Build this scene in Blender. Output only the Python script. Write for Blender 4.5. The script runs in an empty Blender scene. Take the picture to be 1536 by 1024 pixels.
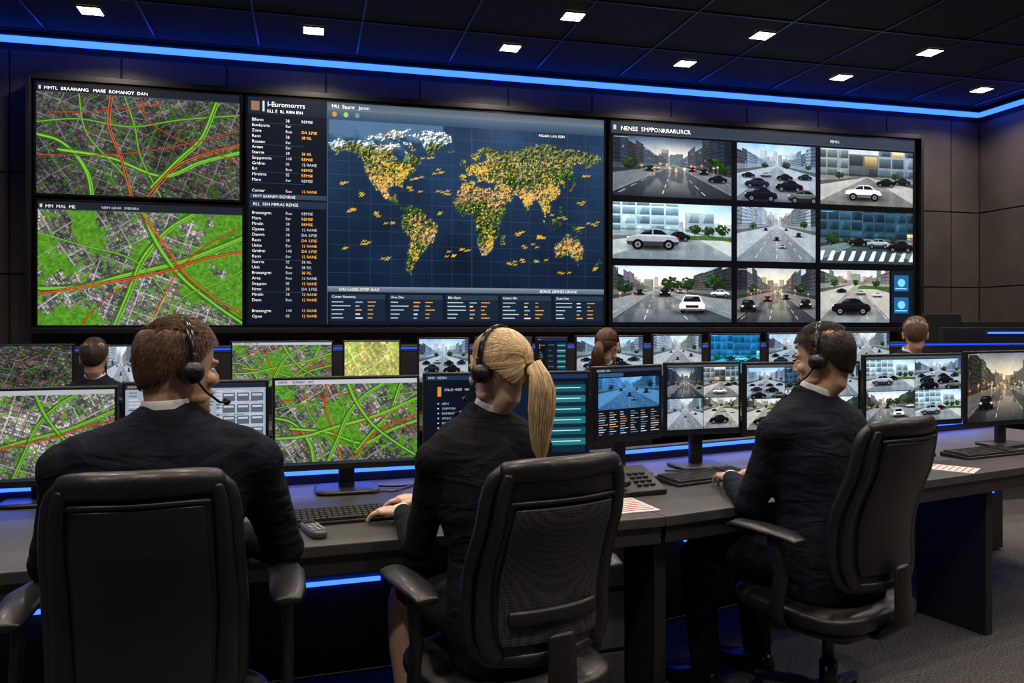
import bpy, math, random
import numpy as np
from mathutils import Vector, Matrix
random.seed(7); rng=np.random.default_rng(7)
F=1536*28/36.0; H=1.38; HY=488.0
A0=math.atan(.255); ca,sa=math.cos(A0),math.sin(A0)
def C(x,y,z=0.): return Vector((x*ca+y*sa,-x*sa+y*ca,z))
def P(px,py,d): return C((px-768)/F*d,d,H+(HY-py)/F*d)
def uw(px,v):
    k=(px-768)/F; return v*(ca*k+sa)/(ca-sa*k)
def dw(px,v):
    k=(px-768)/F; return v/(ca-sa*k)
def zw(px,py,v): return H+(HY-py)*dw(px,v)/F
# ------------------------------------------------------------ canvas
FONT={'0':'3E5149453E','1':'00427F4000','2':'4261514946','3':'2141454B31','4':'1814127F10','5':'2745454539','6':'3C4A494930','7':'0171090503','8':'3649494936','9':'064949291E',
'A':'7E1111117E','B':'7F49494936','C':'3E41414122','D':'7F4141221C','E':'7F49494941','F':'7F09090901','G':'3E4149497A','H':'7F0808087F','I':'00417F4100','J':'2040413F01','K':'7F08142241','L':'7F40404040','M':'7F020C027F','N':'7F0408107F','O':'3E4141413E','P':'7F09090906','Q':'3E4151215E','R':'7F09192946','S':'4649494931','T':'01017F0101','U':'3F4040403F','V':'1F2040201F','W':'3F4038403F','X':'6314081463','Y':'0708700807','Z':'6151494543','-':'0808080808','.':'0060600000',':':'0036360000','/':'2010080402'}
def noise2(w,h,cell,seed):
    r=np.random.default_rng(seed); gw,gh=int(w/cell)+3,int(h/cell)+3
    g=r.random((gh,gw)).astype(np.float32)
    y=np.arange(h)/cell; x=np.arange(w)/cell
    yi=y.astype(int); xi=x.astype(int); fy=(y-yi)[:,None]; fx=(x-xi)[None,:]
    fy=fy*fy*(3-2*fy); fx=fx*fx*(3-2*fx)
    a=g[yi][:,xi]; b=g[yi][:,xi+1]; c=g[yi+1][:,xi]; d=g[yi+1][:,xi+1]
    return (a*(1-fx)+b*fx)*(1-fy)+(c*(1-fx)+d*fx)*fy
def fbm(w,h,cell,seed,o=4):
    s=0;t=0
    for i in range(o):
        a=.55**i; s=s+a*noise2(w,h,max(1.5,cell/2**i),seed+i); t+=a
    return s/t
class Cv:
    def __init__(s,w,h,c=(0,0,0)):
        s.w,s.h=int(w),int(h); s.a=np.zeros((s.h,s.w,3),np.float32); s.a[:]=c
    def box(s,x0,y0,x1,y1):
        return max(0,int(round(x0))),max(0,int(round(y0))),min(s.w,int(round(x1))),min(s.h,int(round(y1)))
    def rect(s,x0,y0,x1,y1,c,al=1):
        x0,y0,x1,y1=s.box(x0,y0,x1,y1)
        if x1>x0 and y1>y0: s.a[y0:y1,x0:x1]=s.a[y0:y1,x0:x1]*(1-al)+np.array(c,np.float32)*al
    def grad(s,x0,y0,x1,y1,c0,c1):
        x0,y0,x1,y1=s.box(x0,y0,x1,y1)
        if x1<=x0 or y1<=y0: return
        t=np.linspace(0,1,y1-y0)[:,None,None]; s.a[y0:y1,x0:x1]=np.array(c0)*(1-t)+np.array(c1)*t
    def blend(s,x0,y0,m,c):
        hh,ww=m.shape; reg=s.a[y0:y0+hh,x0:x0+ww]; m=m[...,None]; s.a[y0:y0+hh,x0:x0+ww]=reg*(1-m)+np.array(c,np.float32)*m
    def poly(s,pts,c,al=1):
        xs=[p[0] for p in pts]; ys=[p[1] for p in pts]
        x0,y0,x1,y1=s.box(min(xs)-1,min(ys)-1,max(xs)+1,max(ys)+1)
        if x1<=x0 or y1<=y0: return
        Y,X=np.mgrid[y0:y1,x0:x1]; X=X+.5;Y=Y+.5; ins=np.zeros(X.shape,bool); n=len(pts)
        for i in range(n):
            ax,ay=pts[i]; bx,by=pts[(i+1)%n]
            if ay==by: continue
            c1=((ay>Y)!=(by>Y))&(X<(bx-ax)*(Y-ay)/(by-ay)+ax); ins^=c1
        s.blend(x0,y0,ins.astype(np.float32)*al,c)
    def line(s,pts,wd,c,al=1):
        for (ax,ay),(bx,by) in zip(pts[:-1],pts[1:]):
            x0,y0,x1,y1=s.box(min(ax,bx)-wd-1,min(ay,by)-wd-1,max(ax,bx)+wd+1,max(ay,by)+wd+1)
            if x1<=x0 or y1<=y0: continue
            Y,X=np.mgrid[y0:y1,x0:x1].astype(np.float32); dx,dy=bx-ax,by-ay; L=dx*dx+dy*dy+1e-6
            t=np.clip(((X-ax)*dx+(Y-ay)*dy)/L,0,1); d=np.hypot(X-ax-t*dx,Y-ay-t*dy)
            s.blend(x0,y0,np.clip(wd/2+.5-d,0,1)*al,c)
    def curve(s,pts,wd,c,al=1,n=8):
        p=[pts[0]]+list(pts)+[pts[-1]]; out=[]
        for i in range(1,len(p)-2):
            for k in range(n):
                t=k/n; q=[]
                for a in (0,1):
                    p0,p1,p2,p3=p[i-1][a],p[i][a],p[i+1][a],p[i+2][a]
                    q.append(.5*((2*p1)+(-p0+p2)*t+(2*p0-5*p1+4*p2-p3)*t*t+(-p0+3*p1-3*p2+p3)*t**3))
                out.append(tuple(q))
        out.append(tuple(pts[-1])); s.line(out,wd,c,al)
    def ell(s,cx,cy,rx,ry,c,al=1):
        x0,y0,x1,y1=s.box(cx-rx-1,cy-ry-1,cx+rx+2,cy+ry+2)
        if x1<=x0 or y1<=y0: return
        Y,X=np.mgrid[y0:y1,x0:x1]; d=np.hypot((X-cx)/max(rx,.5),(Y-cy)/max(ry,.5))
        s.blend(x0,y0,(np.clip((1-d)*min(rx,ry)+.5,0,1)*al).astype(np.float32),c)
    def glow(s,cx,cy,rx,ry,c,al=1):
        x0,y0,x1,y1=s.box(cx-2.2*rx,cy-2.2*ry,cx+2.2*rx,cy+2.2*ry)
        if x1<=x0 or y1<=y0: return
        Y,X=np.mgrid[y0:y1,x0:x1]; d=((X-cx)/rx)**2+((Y-cy)/ry)**2
        s.blend(x0,y0,(np.exp(-d*1.2)*al).astype(np.float32),c)
    def text(s,x,y,t,c,sc=1,al=1):
        for ch in t:
            g=FONT.get(ch)
            if g:
                for i in range(5):
                    b=int(g[2*i:2*i+2],16)
                    for j in range(7):
                        if b>>j&1: s.rect(x+i*sc,y+j*sc,x+i*sc+sc,y+j*sc+sc,c,al)
            x+=6*sc
    def half(s):
        h,w=s.h//2*2,s.w//2*2; a=s.a[:h,:w]; o=Cv(w//2,h//2); o.a=(a[::2,::2]+a[1::2,::2]+a[::2,1::2]+a[1::2,1::2])/4; return o
    def paste(s,o,x,y):
        x,y=int(x),int(y); h=min(o.h,s.h-y); w=min(o.w,s.w-x); s.a[y:y+h,x:x+w]=o.a[:h,:w]
    def image(s,name):
        im=bpy.data.images.new(name,s.w,s.h,alpha=False)
        b=np.ones((s.h,s.w,4),np.float32); b[...,:3]=np.clip(s.a[::-1],0,1)
        im.pixels.foreach_set(b.ravel()); im.update(); im.pack(); return im
WORDS=['MMTL','BRANANG','MARE','ROMANOY','DAN','BLLE','RRL','NRN','ESNDEN','SMPPON','RAN','CENTER','OPEN','UNIT','STAR','ROUTE','LINE','AREA','GRID','ZONE']
def rw(r,n=1): return ' '.join(r.choice(WORDS) for _ in range(n))
def citymap(w,h,seed,green=.0,roads=None,light=.32,net=26):
    w,h=int(w)*2,int(h)*2
    r=random.Random(seed); cv=Cv(w,h); Y,X=np.mgrid[0:h,0:w].astype(np.float32)
    z=noise2(w,h,w/2.6,seed); base=np.zeros((h,w,3),np.float32)
    wx=X+18*(noise2(w,h,w/6,seed+40)-.5); wy=Y+18*(noise2(w,h,w/6,seed+41)-.5)
    rr=np.random.default_rng(seed); tab=rr.random((97,97)).astype(np.float32)
    for (lo,hi,ang,bs) in ((-1,.42,.35,52),(.42,.6,-.5,44),(.6,2,1.0,58)):
        c,s_=math.cos(ang),math.sin(ang); U=(wx*c+wy*s_)/bs; V=(-wx*s_+wy*c)/(bs*.66)
        b=tab[(np.floor(U).astype(int))%97,(np.floor(V).astype(int))%97]; fu=U%1; fv=V%1
        su=U*4; sv=V*3
        b2=tab[(np.floor(su).astype(int))%97,(np.floor(sv).astype(int)+31)%97]; edge=((su%1)<.16)|((sv%1)<.16)
        g=light*(.45+.45*b+.75*b2**3); g=np.where(edge,g*.62,g); g=g*np.where((sv%1)<.4,1.12,.95)
        g=np.where((fu<.09)|(fv<.12),light*.42,g); big=((U/3)%1<.05)|((V/4)%1<.05); g=np.where(big,light*1.25,g)
        m=(z>lo)&(z<=hi); t=(b*.08)[m]; base[m]=np.stack([g[m]*(1+t),g[m]*1.0,g[m]*(1.05-t)],-1)
    dark=fbm(w,h,w/5,seed+3)[...,None]; base*=(.45+1.05*dark)
    small=np.clip((fbm(w,h,26,seed+6)-.56)*9,0,1)[...,None]*.8
    base=base*(1-small)+np.array([.20,.36,.10],np.float32)*small*(light/.34)
    cv.a[:]=base
    if green>0:
        n=fbm(w,h,w/5,seed+9,4); m=np.clip((n-(1-green))*28,0,1)*.93
        t=fbm(w,h,16,seed+12)[...,None]
        col=np.array([.20,.40,.07])*(1-t)+np.array([.46,.76,.20])*t
        cv.a=cv.a*(1-m[...,None])+col.astype(np.float32)*m[...,None]
    for i in range(net):
        x0,y0=r.uniform(0,w),r.uniform(0,h); an=r.choice((.35,.35+1.57,-.5,1.07,1.0,2.57)); L=r.uniform(.12,.4)*w
        col=r.choice(((.40,.68,.14),(.40,.68,.14),(.62,.63,.64),(.72,.34,.18)))
        cv.curve([(x0,y0),(x0+L*.5*math.cos(an)+r.gauss(0,12),y0+L*.5*math.sin(an)+r.gauss(0,12)),(x0+L*math.cos(an),y0+L*math.sin(an))],r.uniform(2,4),col,.8)
    for kind,pts in (roads or []):
        q=[(a*w,b*h) for a,b in pts]; q2=[(a+w*.012,b+w*.006) for a,b in q]
        if kind=='G':
            cv.curve(q,w*.034,(.20,.36,.10),.45); cv.curve(q,w*.011,(.42,.68,.15)); cv.curve(q2,w*.006,(.48,.76,.22)); cv.curve(q,w*.003,(.60,.85,.35))
        elif kind=='g': cv.curve(q,w*.014,(.2,.36,.1),.4); cv.curve(q,w*.006,(.44,.72,.2))
        elif kind=='R':
            cv.curve(q,w*.015,(.25,.17,.12),.5); cv.curve(q,w*.006,(.88,.34,.15)); cv.curve(q2,w*.003,(.85,.45,.2))
        else: cv.curve(q,w*.008,(.3,.16,.12),.5); cv.curve(q,w*.004,(.86,.24,.16),.95)
    for i in range(150):
        x0,y0=r.uniform(0,w),r.uniform(0,h); c=r.choice(((.95,.95,.95),(.9,.92,.95),(.95,.85,.4),(.9,.3,.2),(.1,.1,.1)))
        cv.rect(x0,y0,x0+r.choice((4,6,12)),y0+3,c,.8)
    return cv.half()
RA=[('G',[(0,.42),(.1,.47),(.18,.6),(.24,.8),(.26,1.02)]),('g',[(0,.3),(.2,.25),(.45,.3),(.7,.2),(1,.12)]),('G',[(.1,.56),(.35,.62),(.6,.78),(.8,.62),(1,.5)]),
('G',[(.55,.9),(.68,.62),(.8,.38),(.86,.1),(.88,0)]),('g',[(.42,0),(.47,.3),(.5,.6),(.6,1)]),('g',[(.2,0),(.24,.4),(.42,.8),(.45,1)]),
('R',[(.35,0),(.34,.3),(.4,.62),(.45,1)]),('r',[(.0,.62),(.3,.6),(.62,.5),(1,.28)]),('R',[(.53,1),(.66,.7),(.8,.55),(1,.42)]),('r',[(.5,0),(.55,.25),(.75,.45),(1,.6)]),('r',[(.05,.2),(.3,.16),(.6,.05)])]
RB=[('G',[(.0,.68),(.2,.66),(.42,.55),(.7,.42),(1,.2)]),('G',[(.36,1),(.43,.7),(.5,.4),(.62,.15),(.75,0)]),('G',[(.5,0),(.56,.25),(.68,.55),(.85,.8),(1,.98)]),('g',[(.6,1),(.7,.75),(.9,.6),(1,.5)]),
('g',[(0,.2),(.2,.3),(.45,.42),(.6,.7),(.66,1)]),('R',[(.49,0),(.61,.3),(.7,.52),(.83,.72),(1,.9)]),('R',[(0,.73),(.3,.63),(.6,.52),(.8,.4),(1,.33)]),('r',[(.2,1),(.3,.8),(.45,.6)]),('r',[(.56,.9),(.66,.55),(.8,.3),(.98,.12)])]
def header(cv,hh,c=(.12,.14,.18)):
    cv.rect(0,0,cv.w,hh,c); cv.rect(0,hh-2,cv.w,hh,(.25,.3,.36)); cv.rect(6,hh*.3,14,hh*.72,(.8,.82,.85))
def car(cv,cx,cy,s,col,view='side'):
    cv.glow(cx,cy+s*.05,s*1.0,s*.16,(.02,.02,.03),.85)
    col=np.array(col); dk=tuple(col*.38); lt=tuple(np.clip(col*1.25+.06,0,1)); Z=.85
    P_=lambda L:[(cx+x*s,cy+y*s*Z) for x,y in L]
    if view=='side':
        body=[(-1,-.04),(-1.04,-.22),(-1.0,-.38),(-.86,-.47),(-.55,-.53),(-.34,-.74),(-.22,-.80),(.22,-.82),(.42,-.76),(.66,-.54),(.9,-.47),(1.02,-.36),(1.05,-.2),(1,-.05),(.85,0),(-.85,0)]
        cv.poly(P_(body),tuple(col)); cv.poly(P_([(-1.04,-.2),(1.05,-.2),(1,-.05),(.85,0),(-.85,0),(-1,-.04)]),dk)
        cv.poly(P_([(-.98,-.40),(-.55,-.51),(.66,-.52),(1.0,-.40),(.6,-.45),(-.6,-.45)]),lt,.8)
        cv.poly(P_([(-.5,-.53),(-.32,-.72),(-.04,-.76),(-.04,-.53)]),(.06,.08,.11)); cv.poly(P_([(.02,-.53),(.02,-.76),(.33,-.74),(.58,-.54)]),(.06,.08,.11)); cv.poly(P_([(-.45,-.6),(-.32,-.71),(-.1,-.74),(-.1,-.68)]),(.4,.48,.55),.6)
        cv.ell(cx-.98*s,cy-.33*s,s*.05,s*.04,(1,.95,.8)); cv.ell(cx+1.0*s,cy-.32*s,s*.04,s*.05,(.8,.1,.05))
        for wx in (-.6,.62): cv.ell(cx+wx*s,cy-s*.04,s*.22,s*.21,(.015,.015,.018)); cv.ell(cx+wx*s,cy-s*.04,s*.12,s*.12,(.42,.43,.46)); cv.ell(cx+wx*s,cy-s*.04,s*.04,s*.04,(.1,.1,.1))
    else:
        for wx in (-.5,.5): cv.ell(cx+wx*s,cy-.05*s,s*.13,s*.16,(.015,.015,.018))
        cv.poly(P_([(-.60,-.05),(-.68,-.2),(-.68,-.42),(-.56,-.6),(-.44,-.92),(-.32,-1.02),(.32,-1.02),(.44,-.92),(.56,-.6),(.68,-.42),(.68,-.2),(.60,-.05)]),tuple(col))
        cv.poly(P_([(-.48,-.6),(-.37,-.94),(.37,-.94),(.48,-.6)]),(.07,.09,.12)); cv.poly(P_([(-.38,-.8),(-.35,-.92),(.1,-.92),(-.05,-.8)]),(.45,.52,.6),.6)
        cv.poly(P_([(-.52,-.5),(.52,-.5),(.56,-.44),(-.56,-.44)]),lt,.8); cv.rect(cx-.34*s,cy-.32*s,cx+.34*s,cy-.18*s,(.03,.03,.035)); cv.rect(cx-.62*s,cy-.14*s,cx+.62*s,cy-.04*s,dk)
        for wx in (-.5,.5): cv.ell(cx+wx*s,cy-.36*s,s*.11,s*.07,(1,.95,.85)); cv.glow(cx+wx*s,cy-.36*s,s*.2,s*.15,(1,.9,.7),.35)
def feed(w,h,seed,sky=((.55,.68,.8),(.86,.88,.88)),road=((.45,.47,.5),(.25,.27,.3)),bld=(.25,.29,.34),hz=.42,vx=.5,cars=(),trees=(),tl=0,zebra=False,tall=.9,lanes=(-.5,-.1,.3,.9),warm=.04,lw=1.0,sides=(1,1),facade=(),glow=None,wet=.4,grass=(),gain=1.12):
    w,h=int(w)*2,int(h)*2
    r=random.Random(seed); cv=Cv(w,h); Hh=h*hz; vX=w*vx; bld=np.array(bld); hz_c=np.array(sky[1])
    cv.grad(0,0,w,Hh+2,sky[0],sky[1]); cl=fbm(w,h,w/3,seed)[...,None]; cv.a*=.80+.4*cl
    if glow: cv.glow(vX,Hh*.9,w*.28,h*.3,glow,.8)
    for lay in range(2):
        x=-10
        while x<w:
            bw=r.uniform(.03,.085)*w; bh=r.uniform(.05,.24)*h*(1.1-.3*lay); m=.3+.25*lay
            col=bld*m+hz_c*(1-m)*.85; cv.rect(x,Hh-bh,x+bw,Hh+1,tuple(col)); cv.rect(x+bw*.8,Hh-bh,x+bw,Hh+1,tuple(col*.85))
            for q in range(int(bh/(h*.022))): cv.rect(x+2,Hh-bh+q*h*.022+2,x+bw*.78,Hh-bh+q*h*.022+4,tuple(col*.82))
            x+=bw*r.uniform(.7,1.5)
    for (x0,x1,yt,fc) in facade:
        fc=np.array(fc); X0,X1,YT=x0*w,x1*w,yt*h; YB=Hh+h*.05; cv.grad(X0,YT,X1,YB,tuple(fc*1.15),tuple(fc*.8)); n=max(2,int((x1-x0)*9)); fl=max(2,int((YB-YT)/(h*.16)))
        for a in range(n):
            for b in range(fl):
                gx0=X0+(X1-X0)*(a+.06)/n; gx1=X0+(X1-X0)*(a+.94)/n; gy0=YT+(YB-YT)*(b+.12)/fl; gy1=YT+(YB-YT)*(b+.92)/fl
                c=np.clip(fc*r.uniform(.4,.75)+np.array((.0,.03,.05)),0,1) if r.random()>warm else np.array((.90,.78,.58))*r.uniform(.6,1)
                cv.grad(gx0,gy0,gx1,gy1,tuple(np.clip(c*1.4,0,1)),tuple(c*.8))
                if r.random()<.5: cv.poly([(gx0,gy0),(gx0+(gx1-gx0)*.4,gy0),(gx0+(gx1-gx0)*.2,gy1),(gx0,gy1)],tuple(np.clip(c*1.8+.05,0,1)),.4)
        cv.rect(X0,YT,X1,YT+3,tuple(fc*1.3)); cv.rect(X0,YB-h*.085,X1,YB-h*.07,tuple(fc*.5))
    for si,sd in enumerate((-1,1)):
        if not sides[si]: continue
        xe=0 if sd<0 else w; n=7
        for i in range(n-1,-1,-1):
            f0=1-i/n*.88; f1=1-(i+1)/n*.88; xa=vX+(xe-vX)*f0; xb=vX+(xe-vX)*f1
            k=r.uniform(.6,1.25)*tall; ta=Hh-h*.85*k*f0; tb=Hh-h*.85*k*f1; ba=Hh+h*.11*f0; bb=Hh+h*.11*f1
            hzm=.62*(1-f0)**1.1; sh=r.uniform(.6,1.35); col=(bld*sh)*(1-hzm)+hz_c*.8*hzm; col=np.clip(col*np.array((1+r.uniform(-.08,.12),1,1+r.uniform(-.08,.1))),0,1)
            cv.poly([(xa,ta),(xb,tb),(xb,bb),(xa,ba)],tuple(col))
            def q(u,v):
                x=xa+(xb-xa)*u; t=ta+(tb-ta)*u; bo=ba+(bb-ba)*u; return (x,t+(bo-t)*v)
            nr=int(4+8*k)
            for a in range(nr):
                v0=(a+.25)/nr; v1=(a+.8)/nr; gc=np.clip(col*.55+np.array((.01,.025,.04)),0,1)
                cv.poly([q(.04,v0),q(.96,v0),q(.96,v1),q(.04,v1)],tuple(gc),.9)
                if r.random()<.5: cv.poly([q(.1,v0),q(r.uniform(.3,.9),v0),q(.6,v1),q(.1,v1)],tuple(np.clip(gc*1.6+.03,0,1)),.5)
                if r.random()<warm*2:
                    u=r.uniform(.1,.8); cv.poly([q(u,v0),q(u+.12,v0),q(u+.12,v1),q(u,v1)],(1,.82,.5),.7)
            for b in range(1,4): cv.line([q(b/4,.02),q(b/4,.98)],1.5*f0+.6,tuple(col*1.05),.8)
            if r.random()<.5: cv.poly([q(0,.93),q(1,.93),q(1,.99),q(0,.99)],(.95,.8,.55) if warm>.1 else tuple(np.clip(col*1.7,0,1)),.7)
    up=cv.a[:int(Hh)].copy()
    cv.grad(0,Hh,w,h,road[0],road[1])
    fl=up[::-1]; nh=h-int(Hh); idx=(np.linspace(0,.75*(len(fl)-1),nh)).astype(int); rf=fl[idx]
    for _ in range(3): rf=(rf+np.roll(rf,3,0)+np.roll(rf,-3,0)+np.roll(rf,5,1)+np.roll(rf,-5,1))/5
    fade=np.linspace(wet,wet*.35,nh)[:,None,None]; cv.a[int(Hh):int(Hh)+nh]=cv.a[int(Hh):int(Hh)+nh]*(1-fade)+rf*fade*.9
    side=tuple(np.clip(np.array(road[0])*1.25,0,1))
    for xe in (0,w):
        cv.poly([(xe,h*.93),(xe,Hh+h*.11),(vX,Hh)],side,.55); cv.line([(xe,h*.93),(vX,Hh)],2.5,(.75,.75,.72),.6); cv.poly([(xe,Hh+h*.17),(xe,Hh+h*.10),(vX,Hh)],tuple(bld*.35),.6)
    for gx0,gy0,gx1,gy1 in grass: cv.poly([(gx0*w,gy0*h),(gx1*w,gy0*h+4),(gx1*w,gy1*h),(gx0*w-10,gy1*h)],(.2,.36,.12),.9)
    for lx in lanes:
        X2=vX+lx*w
        for k in range(8):
            t0=(k/8.)**1.7; t1=((k+.55)/8.)**1.7
            x0_,y0_=vX+(X2-vX)*t0,Hh+(h-Hh)*t0; x1_,y1_=vX+(X2-vX)*t1,Hh+(h-Hh)*t1; ww=6.0*lw*w/600
            cv.poly([(x0_-ww*t0/2-.5,y0_),(x0_+ww*t0/2+.5,y0_),(x1_+ww*t1/2+.5,y1_),(x1_-ww*t1/2-.5,y1_)],(.86,.87,.86),.8)
    if zebra:
        for k in range(12):
            x=w*(-.15+k*.11); cv.poly([(x,h*.95),(x+w*.055,h*.95),(x+w*.09,h*.76),(x+w*.05,h*.76)],(.85,.88,.88),.9)
    for tx,ty,ts in trees:
        cv.rect(w*tx-2,h*ty-ts*w*.5,w*tx+3,h*ty,(.08,.06,.05))
        for q in range(60):
            a=r.uniform(0,6.28); d=r.uniform(0,1)**.6; g=.6+1.0*(q/60)*(1-math.sin(a)*d*.7)
            cv.ell(w*(tx)+math.cos(a)*d*ts*w*.85,h*ty-ts*w*.8+math.sin(a)*d*ts*w*.6,ts*w*r.uniform(.1,.2),ts*w*r.uniform(.08,.16),(.10*g,.17*g,.07*g),.85)
    for _ in range(tl):
        x=vX+r.gauss(0,.22)*w; y=Hh+r.uniform(-.02,.10)*h; c=r.choice(((1,.75,.4),(1,.4,.15),(1,.9,.7)))
        cv.glow(x,y,w*.012,w*.010,c,.8); cv.ell(x,y,w*.004,w*.004,(1,.95,.85)); cv.glow(x,y+h*.06,w*.006,h*.06,c,.3)
    for c in cars: car(cv,w*c[0],h*c[1],w*c[2],c[3],c[4] if len(c)>4 else 'side')
    n=noise2(w,h,4,seed+4)[...,None]; n2=fbm(w,h,40,seed+5)[...,None]; cv.a*=(.86+.12*n+.18*n2)*gain
    a=np.clip(cv.a,0,1); cv.a=(a*a*(3-2*a))*.45+a*.55
    o=cv.half(); o.rect(4,3,4+o.w*.12,5,(.9,.9,.9),.7); return o
W_=(.90,.91,.93);S_=(.55,.58,.61);D_=(.07,.08,.10);B_=(.11,.15,.21);T_=(.33,.36,.34);N_=(.35,.12,.09)
FS=[dict(seed=1,sky=((.22,.29,.38),(.80,.82,.82)),road=((.42,.44,.46),(.16,.18,.2)),bld=(.15,.19,.24),hz=.45,tl=16,glow=(.98,.93,.82),wet=.6,trees=((.86,.56,.09),(.14,.56,.07),(.95,.6,.08)),cars=((.3,.56,.05,D_,'f'),(.36,.53,.035,W_,'f'),(.66,.54,.04,N_,'f'),(.76,.58,.055,D_,'f'),(.88,.70,.08,D_))),
 dict(seed=2,sky=((.55,.70,.86),(.92,.94,.96)),road=((.55,.59,.63),(.38,.42,.46)),bld=(.38,.46,.54),hz=.36,tall=.45,cars=((.14,.58,.08,D_),(.36,.56,.07,S_),(.6,.6,.10,D_),(.86,.58,.09,B_),(.25,.74,.15,B_),(.66,.78,.17,D_),(.3,.96,.2,D_),(.85,.97,.2,T_)),trees=((.62,.42,.06),(.35,.42,.05),(.9,.42,.05)),lanes=()),
 dict(seed=3,sky=((.75,.8,.84),(.95,.95,.93)),road=((.62,.61,.59),(.40,.40,.40)),bld=(.32,.33,.34),hz=.48,sides=(0,0),facade=((-.05,.3,.0,(.55,.56,.55)),(.3,.62,.08,(.38,.38,.37)),(.62,1.05,-.1,(.5,.53,.56))),warm=.16,cars=((.70,.62,.10,D_),(.88,.58,.09,B_),(.46,.86,.19,W_)),trees=((.8,.52,.05),(.2,.54,.05)),lanes=(1.3,)),
 dict(seed=4,sky=((.62,.78,.93),(.92,.95,.97)),road=((.62,.64,.64),(.42,.45,.48)),bld=(.48,.56,.6),hz=.5,vx=.6,warm=.02,sides=(0,0),facade=((-.05,.55,-.1,(.66,.76,.80)),(.6,.85,.15,(.55,.6,.62))),grass=((.55,.56,1.02,.64),),cars=((.54,.64,.10,D_),(.33,.76,.21,S_)),trees=((.68,.55,.06),(.80,.57,.06),(.92,.56,.07)),lanes=(.5,)),
 dict(seed=5,sky=((.66,.76,.85),(.97,.97,.96)),road=((.55,.58,.6),(.42,.45,.48)),bld=(.42,.48,.54),hz=.32,tall=.9,cars=((.36,.42,.035,D_,'f'),(.62,.41,.03,N_,'f'),(.5,.6,.05,D_,'f'),(.78,.52,.055,B_,'f'),(.57,.74,.05,S_,'f')),trees=((.2,.4,.05),(.85,.36,.06)),lanes=(-.7,-.3,.0,.35,.8)),
 dict(seed=6,sky=((.3,.4,.46),(.5,.6,.64)),road=((.40,.45,.46),(.22,.26,.28)),bld=(.18,.27,.32),hz=.52,sides=(0,0),facade=((-.05,.45,-.2,(.24,.34,.40)),(.45,1.05,-.15,(.19,.29,.34))),warm=.05,zebra=True,cars=((.40,.64,.10,D_),(.62,.67,.12,S_),(.86,.73,.14,D_)),trees=((.12,.66,.08),(.28,.62,.05),(.78,.6,.05)),lanes=()),
 dict(seed=7,sky=((.62,.70,.77),(.98,.92,.82)),road=((.48,.5,.51),(.26,.29,.32)),bld=(.25,.28,.31),hz=.42,vx=.35,tl=4,tall=.55,glow=(1,.95,.84),cars=((.43,.52,.07,D_,'f'),(.66,.80,.16,W_,'f'),(.9,.52,.08,W_),(.22,.5,.05,D_,'f'),(.56,.47,.04,S_,'f')),trees=((.48,.46,.09),(.62,.44,.08),(.85,.44,.10),(.1,.5,.08))),
 dict(seed=8,sky=((.55,.6,.65),(.98,.9,.76)),road=((.42,.42,.42),(.2,.22,.25)),bld=(.22,.23,.26),hz=.4,tl=18,tall=.7,glow=(1,.9,.72),wet=.6,cars=((.14,.78,.15,D_,'f'),(.38,.60,.07,N_,'f'),(.62,.56,.06,D_,'f'),(.87,.72,.12,D_,'f')),trees=((.8,.46,.08),(.2,.46,.07))),
 dict(seed=9,sky=((.7,.74,.76),(.92,.9,.84)),road=((.62,.61,.58),(.46,.48,.50)),bld=(.36,.36,.35),hz=.26,tall=.4,grass=((.55,.3,1.05,.36),),cars=((.3,.42,.07,D_),(.58,.46,.07,S_),(.82,.5,.07,W_),(.44,.80,.27,D_)),trees=((.2,.32,.07),(.5,.3,.06),(.8,.32,.07)),lanes=(.2,.5))]
_fc={}
def mkfeed(i,w,h):
    k=(i%9,int(w),int(h))
    if k not in _fc: _fc[k]=feed(int(w),int(h),**FS[i%9])
    o=Cv(_fc[k].w,_fc[k].h); o.a=_fc[k].a.copy(); return o
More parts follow.
